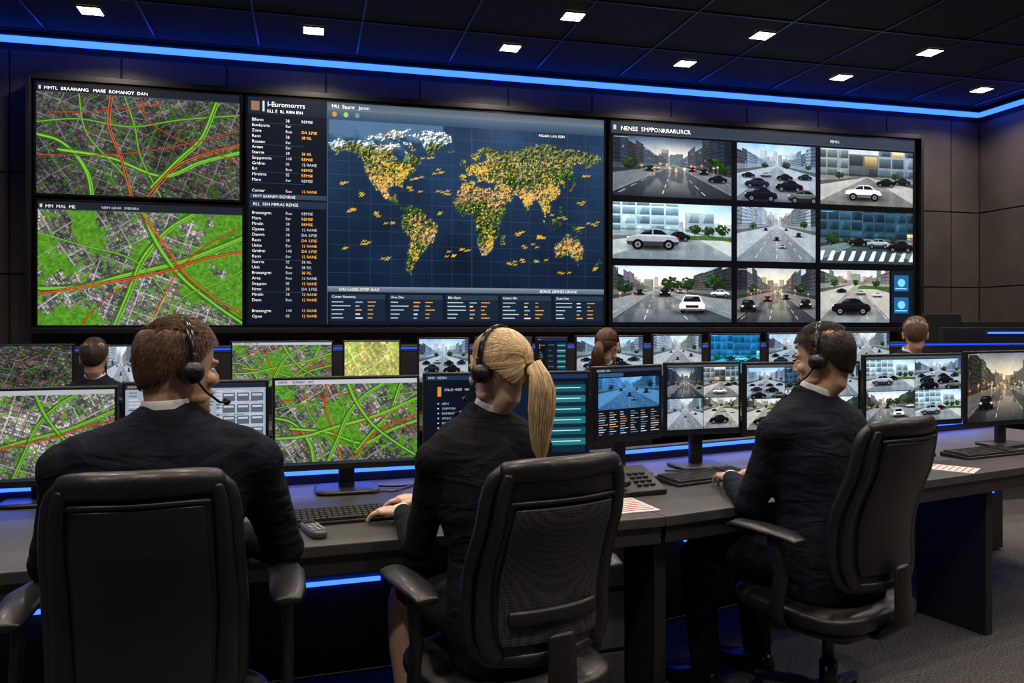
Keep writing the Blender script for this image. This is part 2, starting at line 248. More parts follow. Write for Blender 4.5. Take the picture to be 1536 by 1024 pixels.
LAND=[[(-168,66),(-162,70),(-156,71),(-141,70),(-128,70),(-115,69),(-108,68),(-95,69),(-94,72),(-85,69),(-82,67),(-87,64),(-94,61),(-93,58),(-85,55),(-82,52),(-79,52),(-79,56),(-77,60),(-76,62),(-70,61),(-65,59),(-60,55),(-56,52),(-60,50),(-66,50),(-65,47),(-61,46),(-66,44),(-70,43),(-70,41),(-74,40),(-76,35),(-81,31),(-80,25),(-83,29),(-89,30),(-94,29),(-97,27),(-97,22),(-94,18),(-90,21),(-87,21),(-88,16),(-83,15),(-83,10),(-79,9),(-78,7),(-83,8),(-87,12),(-94,16),(-102,18),(-106,23),(-112,30),(-110,23),(-115,30),(-118,34),(-122,37),(-124,42),(-124,48),(-130,54),(-136,58),(-146,61),(-152,59),(-158,56),(-162,55),(-158,59),(-165,61),(-164,64)],
[(-125,73),(-115,76),(-100,78),(-90,82),(-70,83),(-75,79),(-82,75),(-95,73),(-105,72),(-118,71)],[(-85,73),(-72,71),(-62,66),(-66,63),(-73,65),(-78,70)],
[(-73,78),(-60,82),(-35,83),(-20,80),(-20,73),(-30,68),(-42,60),(-50,62),(-54,68),(-56,74)],
[(-78,8),(-72,12),(-62,10),(-52,5),(-50,0),(-44,-2),(-35,-6),(-37,-12),(-39,-18),(-43,-23),(-48,-26),(-53,-33),(-57,-37),(-62,-39),(-65,-43),(-67,-48),(-69,-52),(-68,-55),(-73,-53),(-75,-47),(-73,-38),(-71,-30),(-70,-20),(-76,-14),(-81,-6),(-80,0),(-77,4)],
[(-17,15),(-16,21),(-10,29),(-6,35),(3,37),(10,37),(11,33),(20,31),(30,31),(33,29),(37,20),(43,12),(51,12),(47,5),(40,-4),(40,-14),(35,-20),(33,-27),(27,-34),(19,-35),(14,-24),(12,-15),(13,-7),(9,0),(8,4),(-2,5),(-8,4),(-13,9)],
[(44,-16),(50,-14),(48,-24),(44,-24)],
[(-9,43),(-9,37),(-2,37),(3,42),(8,44),(12,42),(16,38),(18,40),(13,45),(19,42),(22,37),(26,40),(27,37),(36,36),(35,31),(34,28),(39,20),(43,13),(52,16),(59,22),(56,26),(50,29),(48,30),(57,26),(66,25),(72,20),(77,8),(80,14),(88,22),(94,18),(98,10),(103,2),(104,1),(102,7),(100,13),(105,9),(109,12),(106,19),(110,21),(117,24),(121,30),(119,35),(122,39),(125,38),(127,35),(129,37),(128,41),(135,44),(140,50),(137,54),(143,59),(155,60),(157,52),(163,58),(170,61),(179,63),(179,69),(160,70),(140,73),(128,73),(112,75),(104,78),(88,75),(72,73),(68,68),(55,69),(45,67),(40,65),(40,68),(28,71),(18,69),(10,63),(5,60),(8,58),(12,57),(16,58),(18,62),(22,65),(24,64),(22,60),(28,60),(21,56),(14,54),(9,55),(8,54),(3,51),(-2,48),(-1,44)],
[(-5,50),(1,51),(-2,56),(-4,59),(-6,56),(-3,53)],[(-10,52),(-6,52),(-6,55),(-9,55)],[(-24,65),(-14,66),(-18,63)],[(130,32),(136,34),(141,36),(142,42),(145,44),(140,45),(140,40),(135,36)],
[(95,5),(104,-3),(106,-6),(100,-1)],[(109,1),(115,6),(119,4),(116,-4),(110,-3)],[(105,-6),(115,-8),(114,-9),(106,-7)],[(119,1),(124,1),(121,-5)],[(121,18),(126,8),(122,8),(120,14)],[(131,-1),(141,-3),(150,-10),(142,-9),(138,-8)],
[(114,-22),(122,-18),(130,-12),(136,-12),(136,-16),(140,-17),(142,-11),(146,-19),(153,-26),(151,-34),(147,-39),(140,-38),(136,-34),(131,-32),(124,-33),(115,-35)],[(145,-41),(148,-41),(147,-44)],[(173,-35),(178,-38),(174,-41),(172,-41)],[(172,-41),(174,-42),(167,-47)]]
WT=[]
def worldscreen():
    w,h=1120,680; r=random.Random(5); cv=Cv(w,h,(.045,.075,.13)); sx=int(.205*w)
    cv.grad(sx,int(.07*h),w,int(.83*h),(.14,.25,.38),(.045,.11,.20))
    n=fbm(w,h,160,3)[...,None]; reg=cv.a[int(.07*h):int(.83*h),sx:]; reg*=(.55+.8*n[int(.07*h):int(.83*h),sx:])
    for i in range(1,14): cv.rect(sx+i*(w-sx)/14,.07*h,sx+i*(w-sx)/14+1,.83*h,(.45,.6,.75),.3)
    for i in range(1,12): cv.rect(sx,.07*h+i*.76*h/12,w,.07*h+i*.76*h/12+1,(.45,.6,.75),.3)
    def ll(lo,la): return ((.205+(lo+168)*.00228)*w,(.508-la*.00486)*h)
    mask=Cv(w,h)
    for k,pl in enumerate(LAND): mask.poly([ll(*p) for p in pl],(1,1,1))
    m0=mask.a[...,0]
    Y,X=np.mgrid[0:h,0:w]; dx=((fbm(w,h,12,1,3)-.5)*20).astype(int); dy=((fbm(w,h,12,2,3)-.5)*20).astype(int)
    m=m0[np.clip(Y+dy,0,h-1),np.clip(X+dx,0,w-1)]
    mb=m.copy()
    for _ in range(6): mb=(mb+np.roll(mb,3,0)+np.roll(mb,-3,0)+np.roll(mb,3,1)+np.roll(mb,-3,1))/5
    sh=(mb*(1-m)*.3)[...,None]; cv.a=cv.a*(1-sh)+np.array([.20,.38,.50])*sh
    lat=(.508-Y/h)/.00486; n1=fbm(w,h,50,8); n3=fbm(w,h,9,9,3)
    green=np.array([.16,.29,.11]); tan=np.array([.56,.47,.35]); ice=np.array([.74,.82,.88]); olive=np.array([.36,.40,.25])
    desert=np.clip(np.clip(1-np.abs(np.abs(lat)-25)/16,0,1)*1.1+(n1-.5)*3.2,0,1)[...,None]
    col=green*(1-desert)+tan*desert; t=np.clip((lat-45)/16+(n1-.5)*2,0,1)[...,None]; col=col*(1-t)+olive*t
    icef=np.clip((lat-64+26*(n1-.5))/5,0,1)*(X<.55*w); t=icef[...,None]; col=col*(1-t)+ice*t
    rel=np.clip((n3-np.roll(np.roll(n3,2,0),2,1))*7+1,.55,1.5)[...,None]
    col=col*(.55+.7*n3[...,None])*rel
    cv.a=cv.a*(1-m[...,None])+col.astype(np.float32)*m[...,None]
    tt=(np.clip((lat-66+30*(n1-.5))/8,0,1)*(X<.52*w)*(X>sx+2)*(1-m)*.5*(Y<.83*h)*(Y>.07*h))[...,None]; cv.a=cv.a*(1-tt)+np.array([.5,.65,.78])*tt
    def dens(lo,la,n,sx_,sy_):
        k=0;t=0
        while k<n and t<n*8:
            t+=1; a,b=r.gauss(lo,sx_),r.gauss(la,sy_); x,y=ll(a,b)
            if 0<=int(x)<w and 0<=int(y)<h and m0[int(y),int(x)]>.5:
                k+=1; s=r.choice((1.1,1.4,1.8,2.4))
                if k%4==0: cv.glow(x,y,6,5,(.95,.7,.3),.30)
                cv.ell(x,y,s,s,r.choice(((.98,.78,.30),(.95,.70,.22),(1,.88,.55))),.95)
    dens(-95,40,270,17,9); dens(-80,39,80,6,5); dens(-100,22,60,8,5); dens(10,49,210,14,7); dens(78,22,140,7,7); dens(112,32,200,11,8); dens(60,48,170,30,8); dens(20,5,160,16,18); dens(-52,-12,130,12,14)
    dens(-66,-35,70,4,9); dens(135,-27,90,12,6); dens(105,58,110,40,5); dens(103,12,60,5,5); dens(30,-25,60,6,6); dens(-112,56,90,20,6); dens(46,28,80,9,6); dens(5,32,40,12,3)
    for (lo,la,k) in ((-150,30,3),(-140,5,5),(-110,2,4),(-125,-25,4),(-150,-30,2),(-95,-5,3),(-35,45,4),(-45,58,3),(-60,38,4),(-30,25,5),(-20,-35,5),(0,-30,4),(-95,-40,3),(-40,5,2),(65,-12,5),(80,-25,4),(70,-38,4),(95,-40,3),(95,-15,4),(100,-15,4),(125,5,4),(150,20,3),(165,0,4),(150,-5,3),(60,-42,3),(120,-50,3),(158,48,3),(-90,78,3),(-130,20,3),(-70,28,4),(20,38,4),(165,-45,3)):
        x,y=ll(lo,la)
        for _ in range(k):
            a=x+r.gauss(0,11); b=y+r.gauss(0,4); cv.line([(a-6,b+3),(a,b-2),(a+2,b+2),(a+8,b-3)],2.0,(.97,.76,.18)); cv.line([(a-3,b-4),(a+1,b+1)],1.5,(.97,.76,.18))
    cv.grad(sx,0,w,.035*h,(.32,.37,.43),(.42,.47,.53)); cv.grad(sx,.035*h,w,.078*h,(.34,.42,.50),(.20,.30,.41))
    for i,c in enumerate(((.85,.6,.2),(.7,.8,.5),(.4,.6,.7))): cv.ell(sx+20+34*i,.053*h,7,8,c)
    WT.append((.215,.008,.018,'MU  Saumt   Jamin',0)); WT.append((.80,.086,.014,'MOAN LAN REM',0))
    cv.rect(0,0,sx,h,(.05,.08,.13)); cv.rect(0,0,sx,.075*h,(.1,.14,.2)); cv.rect(8,12,32,40,(.6,.45,.35)); cv.rect(40,10,46,42,(.85,.86,.88)); WT.append((.048,.014,.024,'I-Euromorrrs',0)); WT.append((.048,.050,.015,'BLL E  RL RRN IRN',0))
    y=.09
    while y<.97:
        if .403<y<.49:
            cv.rect(4,.425*h,sx-4,.445*h,(.2,.26,.34)); WT.append((.012,.428,.014,'MMT EAENRV DENRNE',0)); cv.rect(4,.455*h,sx-4,.485*h,(.14,.19,.27)); WT.append((.012,.462,.015,'BLL  ESN MPRAS RENSE',0)); y=.5; continue
        if r.random()<.9:
            WT.append((.009,y,.0150,(r.choice(WORDS)+r.choice(('','N','RM'))).capitalize(),0)); WT.append((.095,y,.014,r.choice(('Run','SE','38','Ear','140')),2))
            if r.random()<.85: WT.append((.136,y,.014,r.choice(('12 RANE','DA 3.PSE','REMSE','38 RS.')),r.choice((1,1,2))))
        if r.random()<.2: cv.rect(10,(y+.022)*h,sx*.7,(y+.022)*h+1,(.4,.5,.6),.6)
        y+=.0240
    cv.rect(sx-2,0,sx,h,(.3,.4,.5))
    cv.rect(sx,.83*h,w,h,(.05,.09,.15)); cv.grad(sx,.83*h,w,.855*h,(.5,.56,.62),(.32,.38,.45)); WT.append((.235,.835,.014,'DRE LAEBEUSTER IRAIS',0)); WT.append((.80,.835,.014,'-BORAL LEMNEE GRONE',0))
    for c in range(5):
        x0=sx+8+c*(w-sx)/5; x1=x0+(w-sx)/5-12; cv.rect(x0,.865*h,x1,.985*h,(.08,.14,.21)); cv.rect(x0,.865*h,x1,.887*h,(.16,.22,.3)); WT.append(((x0+5)/w,.869,.012,rw(r,2).title(),0))
        for k in range(5):
            yy=(.897+.018*k)*h; cv.rect(x0+4,yy,x0+4+r.uniform(20,60),yy+3,(.75,.8,.85)); cv.rect(x0+75,yy,x0+75+r.uniform(10,25),yy+4,r.choice(((.95,.6,.25),(.9,.9,.9),(.5,.7,.85)))); cv.rect(x0+112,yy,x0+112+r.uniform(10,30),yy+3,(.9,.65,.3))
    return cv
def camwall():
    w,h=960,600; cv=Cv(w,h,(.012,.016,.024)); header(cv,34,(.2,.24,.29)); cv.rect(0,34,w,38,(.03,.04,.06))
    xs=[(4,.372*w),(.39*w,.652*w),(.668*w,w-4)]; ys=[(.068*h,.365*h),(.395*h,.675*h),(.71*h,.99*h)]
    k=0
    for y0,y1 in ys:
        for j,(x0,x1) in enumerate(xs):
            xe=x1
            if k==8: xe=x1-.085*w
            cv.paste(mkfeed(k,xe-x0,y1-y0),x0,y0); k+=1
    x0=xs[2][1]-.075*w
    cv.rect(x0-4,ys[2][0],xs[2][1],ys[2][1],(.06,.1,.16))
    for q in range(2):
        yy=ys[2][0]+14+q*72; cv.rect(x0+6,yy,x0+56,yy+52,(.12,.4,.62)); cv.ell(x0+31,yy+24,13,13,(.5,.85,1)); cv.rect(x0+10,yy+42,x0+50,yy+45,(.7,.9,1))
    return cv
def quad(ids,w=420,h=250,nx=2,ny=2,top=10):
    cv=Cv(w,h,(.03,.04,.05)); cv.rect(0,0,w,top,(.3,.33,.37)); cw=(w-2*(nx+1))/nx; chh=(h-top-2*(ny+1))/ny
    for i in range(nx*ny): cv.paste(mkfeed(ids[i%len(ids)],cw,chh),2+(i%nx)*(cw+2),top+2+(i//nx)*(chh+2))
    return cv
def mapmon(seed,green,roads,light=.32,w=440,h=260,hh=14):
    cv=Cv(w,h,(.05,.05,.06)); cv.paste(citymap(w,h-hh-8,seed,green,roads,light),0,hh); cv.rect(0,0,w,hh,(.75,.77,.8)); cv.text(8,3,'DARNE  SERNBAT NMS',(.15,.17,.2),1); cv.rect(0,h-8,w,h,(.15,.2,.26)); return cv
def sheet():
    w,h=440,260; r=random.Random(3); cv=Cv(w,h,(.72,.77,.84)); cv.rect(0,0,w,14,(.15,.18,.24)); cv.text(6,3,'SARNR  DBE  NMRAN',(.9,.9,.9),1)
    for i in range(22):
        y=22+i*10.5
        for j in range(8):
            x=10+j*54; cv.rect(x,y,x+r.uniform(18,46),y+4,r.choice(((.35,.4,.48),(.5,.56,.64),(.92,.94,.97),(.95,.95,.98))))
    cv.rect(290,20,w-6,h-10,(.9,.93,.97),.5)
    for i in range(6):
        for j in range(3): cv.rect(300+j*46,30+i*36,340+j*46,56+i*36,(.4,.46,.55)); cv.rect(304+j*46,34+i*36,336+j*46,40+i*36,(.9,.92,.95))
    return cv
def darkui():
    w,h=440,260; r=random.Random(4); cv=Cv(w,h,(.03,.06,.12)); cv.rect(0,0,w,14,(.1,.2,.34)); cv.text(6,3,'MMT MERN',(.9,.9,.9),1); cv.rect(30,34,40,64,(.9,.55,.2)); cv.text(48,40,'SALE-RER MM',(.9,.95,1),1)
    for i in range(11): cv.rect(30,84+i*15,34,88+i*15,(.8,.85,.9)); cv.text(42,83+i*15,rw(r,1),(.75,.85,.95),1)
    cv.rect(150,24,300,h-12,(.05,.1,.18)); cv.rect(310,24,432,h-12,(.06,.15,.22))
    for i in range(6): y=34+i*34; cv.rect(300,y,434,y+22,(.07,.34,.38) if i%2==0 else (.14,.46,.48)); cv.rect(304,y+8,420,y+11,(.75,.95,.95)); cv.text(165,y+4,rw(r,2),(.5,.7,.85),1)
    return cv
def bluemix():
    w,h=320,260; cv=Cv(w,h,(.04,.06,.1)); cv.rect(0,0,w,12,(.16,.22,.3)); cv.text(6,3,'RESMNE DAN',(.9,.9,.9),1); f=mkfeed(4,w-20,120); f.a=f.a*np.array([.45,.75,1.0],np.float32); cv.paste(f,10,34); r=random.Random(8)
    cv.rect(10,16,130,30,(.2,.35,.5))
    for i in range(10):
        for j in range(6): cv.rect(12+j*51,164+i*9,12+j*51+r.uniform(15,44),167+i*9,r.choice(((.8,.85,.9),(.9,.6,.3),(.4,.55,.7))))
    return cv
# ------------------------------------------------------------ materials
def mat(name,col,rough=.5,metal=0.,bump=None,spec=.5,emis=None,es=1.,vary=0.,vscale=20.,sss=0,coat=0,sheen=0,aniso=None,folds=None):
    m=bpy.data.materials.new(name); m.use_nodes=True; nt=m.node_tree; b=nt.nodes['Principled BSDF']
    b.inputs['Base Color'].default_value=(*col,1); b.inputs['Roughness'].default_value=rough; b.inputs['Metallic'].default_value=metal
    b.inputs['Specular IOR Level'].default_value=spec
    if coat: b.inputs['Coat Weight'].default_value=coat; b.inputs['Coat Roughness'].default_value=.15
    if sheen: b.inputs['Sheen Weight'].default_value=sheen; b.inputs['Sheen Roughness'].default_value=.4
    if sss: b.inputs['Subsurface Weight'].default_value=sss; b.inputs['Subsurface Radius'].default_value=(.012,.004,.002); b.inputs['Subsurface Scale'].default_value=1
    if emis: b.inputs['Emission Color'].default_value=(*emis,1); b.inputs['Emission Strength'].default_value=es
    tc=nt.nodes.new('ShaderNodeTexCoord')
    if vary:
        n=nt.nodes.new('ShaderNodeTexNoise'); n.inputs['Scale'].default_value=vscale; n.inputs['Detail'].default_value=5; nt.links.new(tc.outputs['Object'],n.inputs['Vector'])
        r=nt.nodes.new('ShaderNodeValToRGB'); r.color_ramp.elements[0].position=.3; r.color_ramp.elements[1].position=.7
        r.color_ramp.elements[0].color=(*[c*(1-vary) for c in col],1); r.color_ramp.elements[1].color=(*[min(1,c*(1+vary)) for c in col],1)
        nt.links.new(n.outputs['Fac'],r.inputs['Fac']); nt.links.new(r.outputs['Color'],b.inputs['Base Color'])
    if bump:
        n=nt.nodes.new('ShaderNodeTexNoise'); n.inputs['Scale'].default_value=bump[0]; n.inputs['Detail'].default_value=4; nt.links.new(tc.outputs['Object'],n.inputs['Vector'])
        bp=nt.nodes.new('ShaderNodeBump'); bp.inputs['Strength'].default_value=bump[1]; bp.inputs['Distance'].default_value=bump[2] if len(bump)>2 else .002
        nt.links.new(n.outputs['Fac'],bp.inputs['Height']); nt.links.new(bp.outputs['Normal'],b.inputs['Normal'])
        if folds:
            mp=nt.nodes.new('ShaderNodeMapping'); mp.inputs['Rotation'].default_value=(.3,.5,.4); mp.inputs['Scale'].default_value=(1,1,2.2); nt.links.new(tc.outputs['Object'],mp.inputs['Vector'])
            n2=nt.nodes.new('ShaderNodeTexNoise'); n2.inputs['Scale'].default_value=folds[0]; n2.inputs['Detail'].default_value=2.5; n2.inputs['Distortion'].default_value=1.4; nt.links.new(mp.outputs['Vector'],n2.inputs['Vector'])
            b2=nt.nodes.new('ShaderNodeBump'); b2.inputs['Strength'].default_value=folds[1]; b2.inputs['Distance'].default_value=folds[2]; nt.links.new(n2.outputs['Fac'],b2.inputs['Height']); nt.links.new(b2.outputs['Normal'],bp.inputs['Normal'])
    return m
def scrmat(name,cv,es=1.0):
    m=mat(name,(.004,.004,.005),.25); nt=m.node_tree; b=nt.nodes['Principled BSDF']; t=nt.nodes.new('ShaderNodeTexImage'); t.image=cv.image(name+'_picture')
    nt.links.new(t.outputs['Color'],b.inputs['Emission Color']); b.inputs['Emission Strength'].default_value=es; b.inputs['Specular IOR Level'].default_value=.2; return m
def meshmat():
    m=mat('chair_mesh',(.012,.013,.015),.5); nt=m.node_tree; b=nt.nodes['Principled BSDF']; tc=nt.nodes.new('ShaderNodeTexCoord')
    v=nt.nodes.new('ShaderNodeTexVoronoi'); v.inputs['Scale'].default_value=150; v.inputs['Randomness'].default_value=.1; nt.links.new(tc.outputs['Object'],v.inputs['Vector'])
    r=nt.nodes.new('ShaderNodeValToRGB'); r.color_ramp.elements[0].position=.25; r.color_ramp.elements[0].color=(.002,.002,.003,1); r.color_ramp.elements[1].position=.5; r.color_ramp.elements[1].color=(.05,.052,.06,1)
    nt.links.new(v.outputs['Distance'],r.inputs['Fac']); nt.links.new(r.outputs['Color'],b.inputs['Base Color'])
    bp=nt.nodes.new('ShaderNodeBump'); bp.inputs['Strength'].default_value=.6; bp.inputs['Distance'].default_value=.002; nt.links.new(v.outputs['Distance'],bp.inputs['Height']); nt.links.new(bp.outputs['Normal'],b.inputs['Normal']); return m
MAT=dict(
 wall=mat('wall_panel',(.062,.052,.048),.55,bump=(60,.15),vary=.25,vscale=3), wallbase=mat('wall_base',(.02,.02,.022),.7,vary=.2),
 ceil=mat('ceiling_tile',(.014,.015,.019),.85,bump=(90,.2),vary=.3,vscale=2), grid=mat('ceiling_grid',(.045,.052,.075),.35,.5,vary=.1),
 carpet=mat('carpet',(.085,.084,.086),.95,bump=(260,1.,.006),vary=.85,vscale=110),
 black=mat('black_plastic',(.012,.012,.014),.38,bump=(300,.08),vary=.15), gloss=mat('gloss_black',(.01,.01,.012),.18,vary=.1), leather=mat('black_leather',(.010,.010,.012),.40,bump=(130,.3,.001),vary=.2,coat=.08,folds=(9,.25,.008)),
 desk=mat('desk_laminate',(.060,.060,.063),.45,bump=(40,.05),vary=.18,vscale=6), deskdark=mat('desk_panel',(.016,.017,.020),.5,vary=.2,vscale=4), deskedge=mat('desk_edge',(.03,.03,.033),.35,vary=.1),
 pedestal=mat('pedestal_grey',(.07,.074,.085),.45,vary=.1), metal=mat('dark_metal',(.05,.05,.055),.3,.9,vary=.1),
 led=mat('blue_led',(.0,.02,.2),.5,emis=(.020,.080,1),es=5.0,vary=.01), ledlow=mat('blue_led_dim',(.0,.02,.2),.5,emis=(.016,.07,1),es=1.2,vary=.01), lamp=mat('downlight_lens',(.9,.85,.8),.5,emis=(1,.84,.66),es=14,vary=.01), lampf=mat('downlight_trim',(.03,.03,.034),.5,.3,vary=.05),
 suit=mat('suit_navy',(.0062,.0085,.0175),.88,bump=(420,.3,.0008),vary=.3,vscale=8,spec=.18,folds=(7,.8,.020)), suitb=mat('suit_black',(.0052,.0057,.0080),.88,bump=(420,.3,.0008),vary=.3,vscale=8,spec=.18,folds=(7,.8,.020)), collar=mat('suit_collar',(.0085,.0105,.0190),.85,bump=(420,.3,.0008),vary=.2,vscale=8,spec=.2),
 shirt=mat('white_shirt',(.70,.73,.78),.8,vary=.03,bump=(20,.4,.003)), tie=mat('tie',(.05,.012,.015),.5,vary=.3,vscale=60), skin=mat('skin',(.58,.35,.24),.52,bump=(170,.35,.0008),vary=.14,vscale=26,sss=.04), skin2=mat('skin_fair',(.68,.45,.34),.50,bump=(170,.3,.0007),vary=.10,vscale=26,sss=.04),
 lip=mat('lips',(.42,.15,.12),.4,vary=.05), eye=mat('eye_white',(.8,.8,.8),.15,vary=.02), iris=mat('iris',(.08,.1,.13),.1,vary=.1), shoe=mat('shoe_leather',(.01,.01,.011),.25,vary=.1),
 paper=mat('paper',(.62,.61,.60),.8,vary=.05), red=mat('red_print',(.5,.06,.05),.6,vary=.1), key=mat('key_cap',(.022,.022,.025),.45,vary=.2,vscale=50), mesh=meshmat(), keyl=mat('key_legend',(.3,.3,.32),.5,vary=.1))
TXM=[mat('screen_text_white',(.8,.8,.8),.5,emis=(.82,.85,.9),es=.9,vary=.01),mat('screen_text_orange',(.8,.4,.1),.5,emis=(.9,.42,.08),es=.9,vary=.01),mat('screen_text_grey',(.5,.55,.6),.5,emis=(.42,.5,.58),es=.9,vary=.01)]
def hairm(n,cols):
    return [mat(f'{n}_{i}',c,.42,vary=.2,vscale=40,spec=.6) for i,c in enumerate(cols)]
HB=hairm('brown_hair',((.085,.042,.022),(.20,.105,.052),(.045,.023,.014))); HD=hairm('dark_hair',((.020,.012,.008),(.05,.03,.02),(.010,.007,.006))); HY_=hairm('blonde_hair',((.66,.46,.24),(.90,.73,.48),(.46,.29,.14))); HR=hairm('auburn_hair',((.09,.03,.015),(.14,.05,.025),(.05,.02,.01)))
# ------------------------------------------------------------ geometry
class Geo:
    def __init__(s): s.v=[]; s.f=[]
    def add(s,v,f,M=None):
        o=len(s.v); s.v+= [tuple(M@Vector(p)) if M else tuple(p) for p in v]; s.f+=[tuple(i+o for i in q) for q in f]; return s
    def box(s,c,sz,M=None):
        x,y,z=[a/2 for a in sz]; cx,cy,cz=c
        v=[(cx+i*x,cy+j*y,cz+k*z) for k in(-1,1) for j in(-1,1) for i in(-1,1)]
        return s.add(v,[(0,2,3,1),(4,5,7,6),(0,1,5,4),(2,6,7,3),(0,4,6,2),(1,3,7,5)],M)
    def loft(s,rings,M=None,cap=True,closed=False):
        n=len(rings[0]); v=[p for r in rings for p in r]; f=[]; m=len(rings)
        for i in range(m if closed else m-1):
            j=(i+1)%m
            for k in range(n): f.append((i*n+k,i*n+(k+1)%n,j*n+(k+1)%n,j*n+k))
        if cap and not closed: f.append(tuple(range(n))[::-1]); f.append(tuple((m-1)*n+k for k in range(n)))
        return s.add(v,f,M)
    def tube(s,pts,rad,n=14,side=(1,0,0),M=None,closed=False,rnd=True):
        pts=[Vector(p) for p in pts]; m=len(pts); sd=Vector(side); R=list(rad) if hasattr(rad,'__len__') else [rad]*m
        R=[r if hasattr(r,'__len__') else (r,r) for r in R]
        T=[]
        for i in range(m):
            if closed: t=pts[(i+1)%m]-pts[i-1]
            else: t=pts[min(i+1,m-1)]-pts[max(i-1,0)]
            T.append(t.normalized())
        out=[]
        def mk(p,t,sd,r):
            a=(sd-t*sd.dot(t)).normalized(); b=t.cross(a); return [tuple(p+a*(r[0]*math.cos(2*math.pi*k/n))+b*(r[1]*math.sin(2*math.pi*k/n))) for k in range(n)],a
        for i in range(m):
            if rnd and i==0 and not closed:
                r=R[0]; q=min(r)
                for e in (.95,.7,.35):
                    rg,_=mk(pts[0]-T[0]*q*e*.9,T[0],sd,(r[0]*math.sqrt(1-e*e),r[1]*math.sqrt(1-e*e))); out.append(rg)
            rg,sd=mk(pts[i],T[i],sd,R[i]); out.append(rg)
            if rnd and i==m-1 and not closed:
                r=R[-1]; q=min(r)
                for e in (.35,.7,.95):
                    rg,_=mk(pts[i]+T[i]*q*e*.9,T[i],sd,(r[0]*math.sqrt(1-e*e),r[1]*math.sqrt(1-e*e))); out.append(rg)
        return s.loft(out,M,closed=closed)
    def ell(s,c,r,M=None,n=16,rot=None):
        rings=[]; c=Vector(c)
        for i in range(1,n//2+1):
            ph=math.pi*i/(n//2+1); rg=[]
            for t in [2*math.pi*k/n for k in range(n)]:
                q=Vector((r[0]*math.sin(ph)*math.cos(t),r[1]*math.sin(ph)*math.sin(t),-r[2]*math.cos(ph))); rg.append(tuple(c+((rot@q) if rot else q)))
            rings.append(rg)
        return s.loft(rings,M)
    def rbox(s,c,sz,e=4,n=28,M=None,lay=5,rz=.35):
        rings=[]
        for i in range(lay+1):
            t=-1+2*i/lay; q=(1-abs(t)**4)**.5*rz+(1-rz) if abs(t)<1 else 1-rz*.9
            rg=[]
            for k in range(n):
                a=2*math.pi*k/n; x=abs(math.cos(a))**(2/e)*math.copysign(1,math.cos(a)); y=abs(math.sin(a))**(2/e)*math.copysign(1,math.sin(a))
                ins=(1-q)*min(sz[0],sz[1])*.25
                rg.append((c[0]+x*(sz[0]/2-ins),c[1]+y*(sz[1]/2-ins),c[2]+t*sz[2]/2))
            rings.append(rg)
        return s.loft(rings,M)
def empty(name,M):
    e=bpy.data.objects.new(name,None); bpy.context.scene.collection.objects.link(e); e.matrix_world=M; e.empty_display_size=.1; return e
TEX=bpy.data.textures.new('folds','CLOUDS'); TEX.noise_scale=.10; TEX.noise_depth=2
def obj(g,name,m,parent=None,smooth=True,voxel=None,sm=0,disp=0,bevel=0,sub=0,M=None):
    me=bpy.data.meshes.new(name); me.from_pydata(g.v,[],g.f); me.update()
    o=bpy.data.objects.new(name,me); bpy.context.scene.collection.objects.link(o); me.materials.append(m)
    if parent: o.parent=parent
    if M: o.matrix_local=M
    if smooth:
        for p in me.polygons: p.use_smooth=True
    if bevel:
        b=o.modifiers.new('bevel','BEVEL'); b.width=bevel; b.segments=2; b.limit_method='ANGLE'
    if voxel:
        r=o.modifiers.new('remesh','REMESH'); r.mode='VOXEL'; r.voxel_size=voxel; r.use_smooth_shade=True
    if sm:
        q=o.modifiers.new('smooth','SMOOTH'); q.iterations=sm; q.factor=.5
    if disp:
        d=o.modifiers.new('folds','DISPLACE'); d.texture=TEX; d.strength=disp; d.mid_level=.5
    if sub:
        u=o.modifiers.new('sub','SUBSURF'); u.levels=sub; u.render_levels=sub
    return o
def sbox(name,c,sz,m,parent=None,bevel=0,M=None): return obj(Geo().box(c,sz),name,m,parent,smooth=False,bevel=bevel,M=M)
def quadplane(name,w,h,m,parent,y,zc,xc=0):
    me=bpy.data.meshes.new(name); me.from_pydata([(xc-w/2,y,zc-h/2),(xc+w/2,y,zc-h/2),(xc+w/2,y,zc+h/2),(xc-w/2,y,zc+h/2)],[],[(0,1,2,3)])
    uv=me.uv_layers.new(name='UVMap')
    for i,c in enumerate(((0,0),(1,0),(1,1),(0,1))): uv.data[i].uv=c
    me.materials.append(m); o=bpy.data.objects.new(name,me); bpy.context.scene.collection.objects.link(o); o.parent=parent; return o
def wtext(par,w,h,zc,y,fx,fy,size,s,kind):
    c=bpy.data.curves.new('screen_text','FONT'); c.body=s; c.size=size*h*1.25; c.align_x='LEFT'; c.align_y='TOP'; c.resolution_u=2; c.materials.append(TXM[kind])
    o=bpy.data.objects.new('screen_text',c); bpy.context.scene.collection.objects.link(o); o.parent=par; o.location=(-w/2+fx*w,y,zc+h/2-fy*h); o.rotation_euler=(math.pi/2,0,0)
T=Matrix.Translation
def RZ(d): return Matrix.Rotation(math.radians(d),4,'Z')
def place(x,y,yaw,z=0): return T(C(x,y,z))@RZ(yaw-math.degrees(A0))
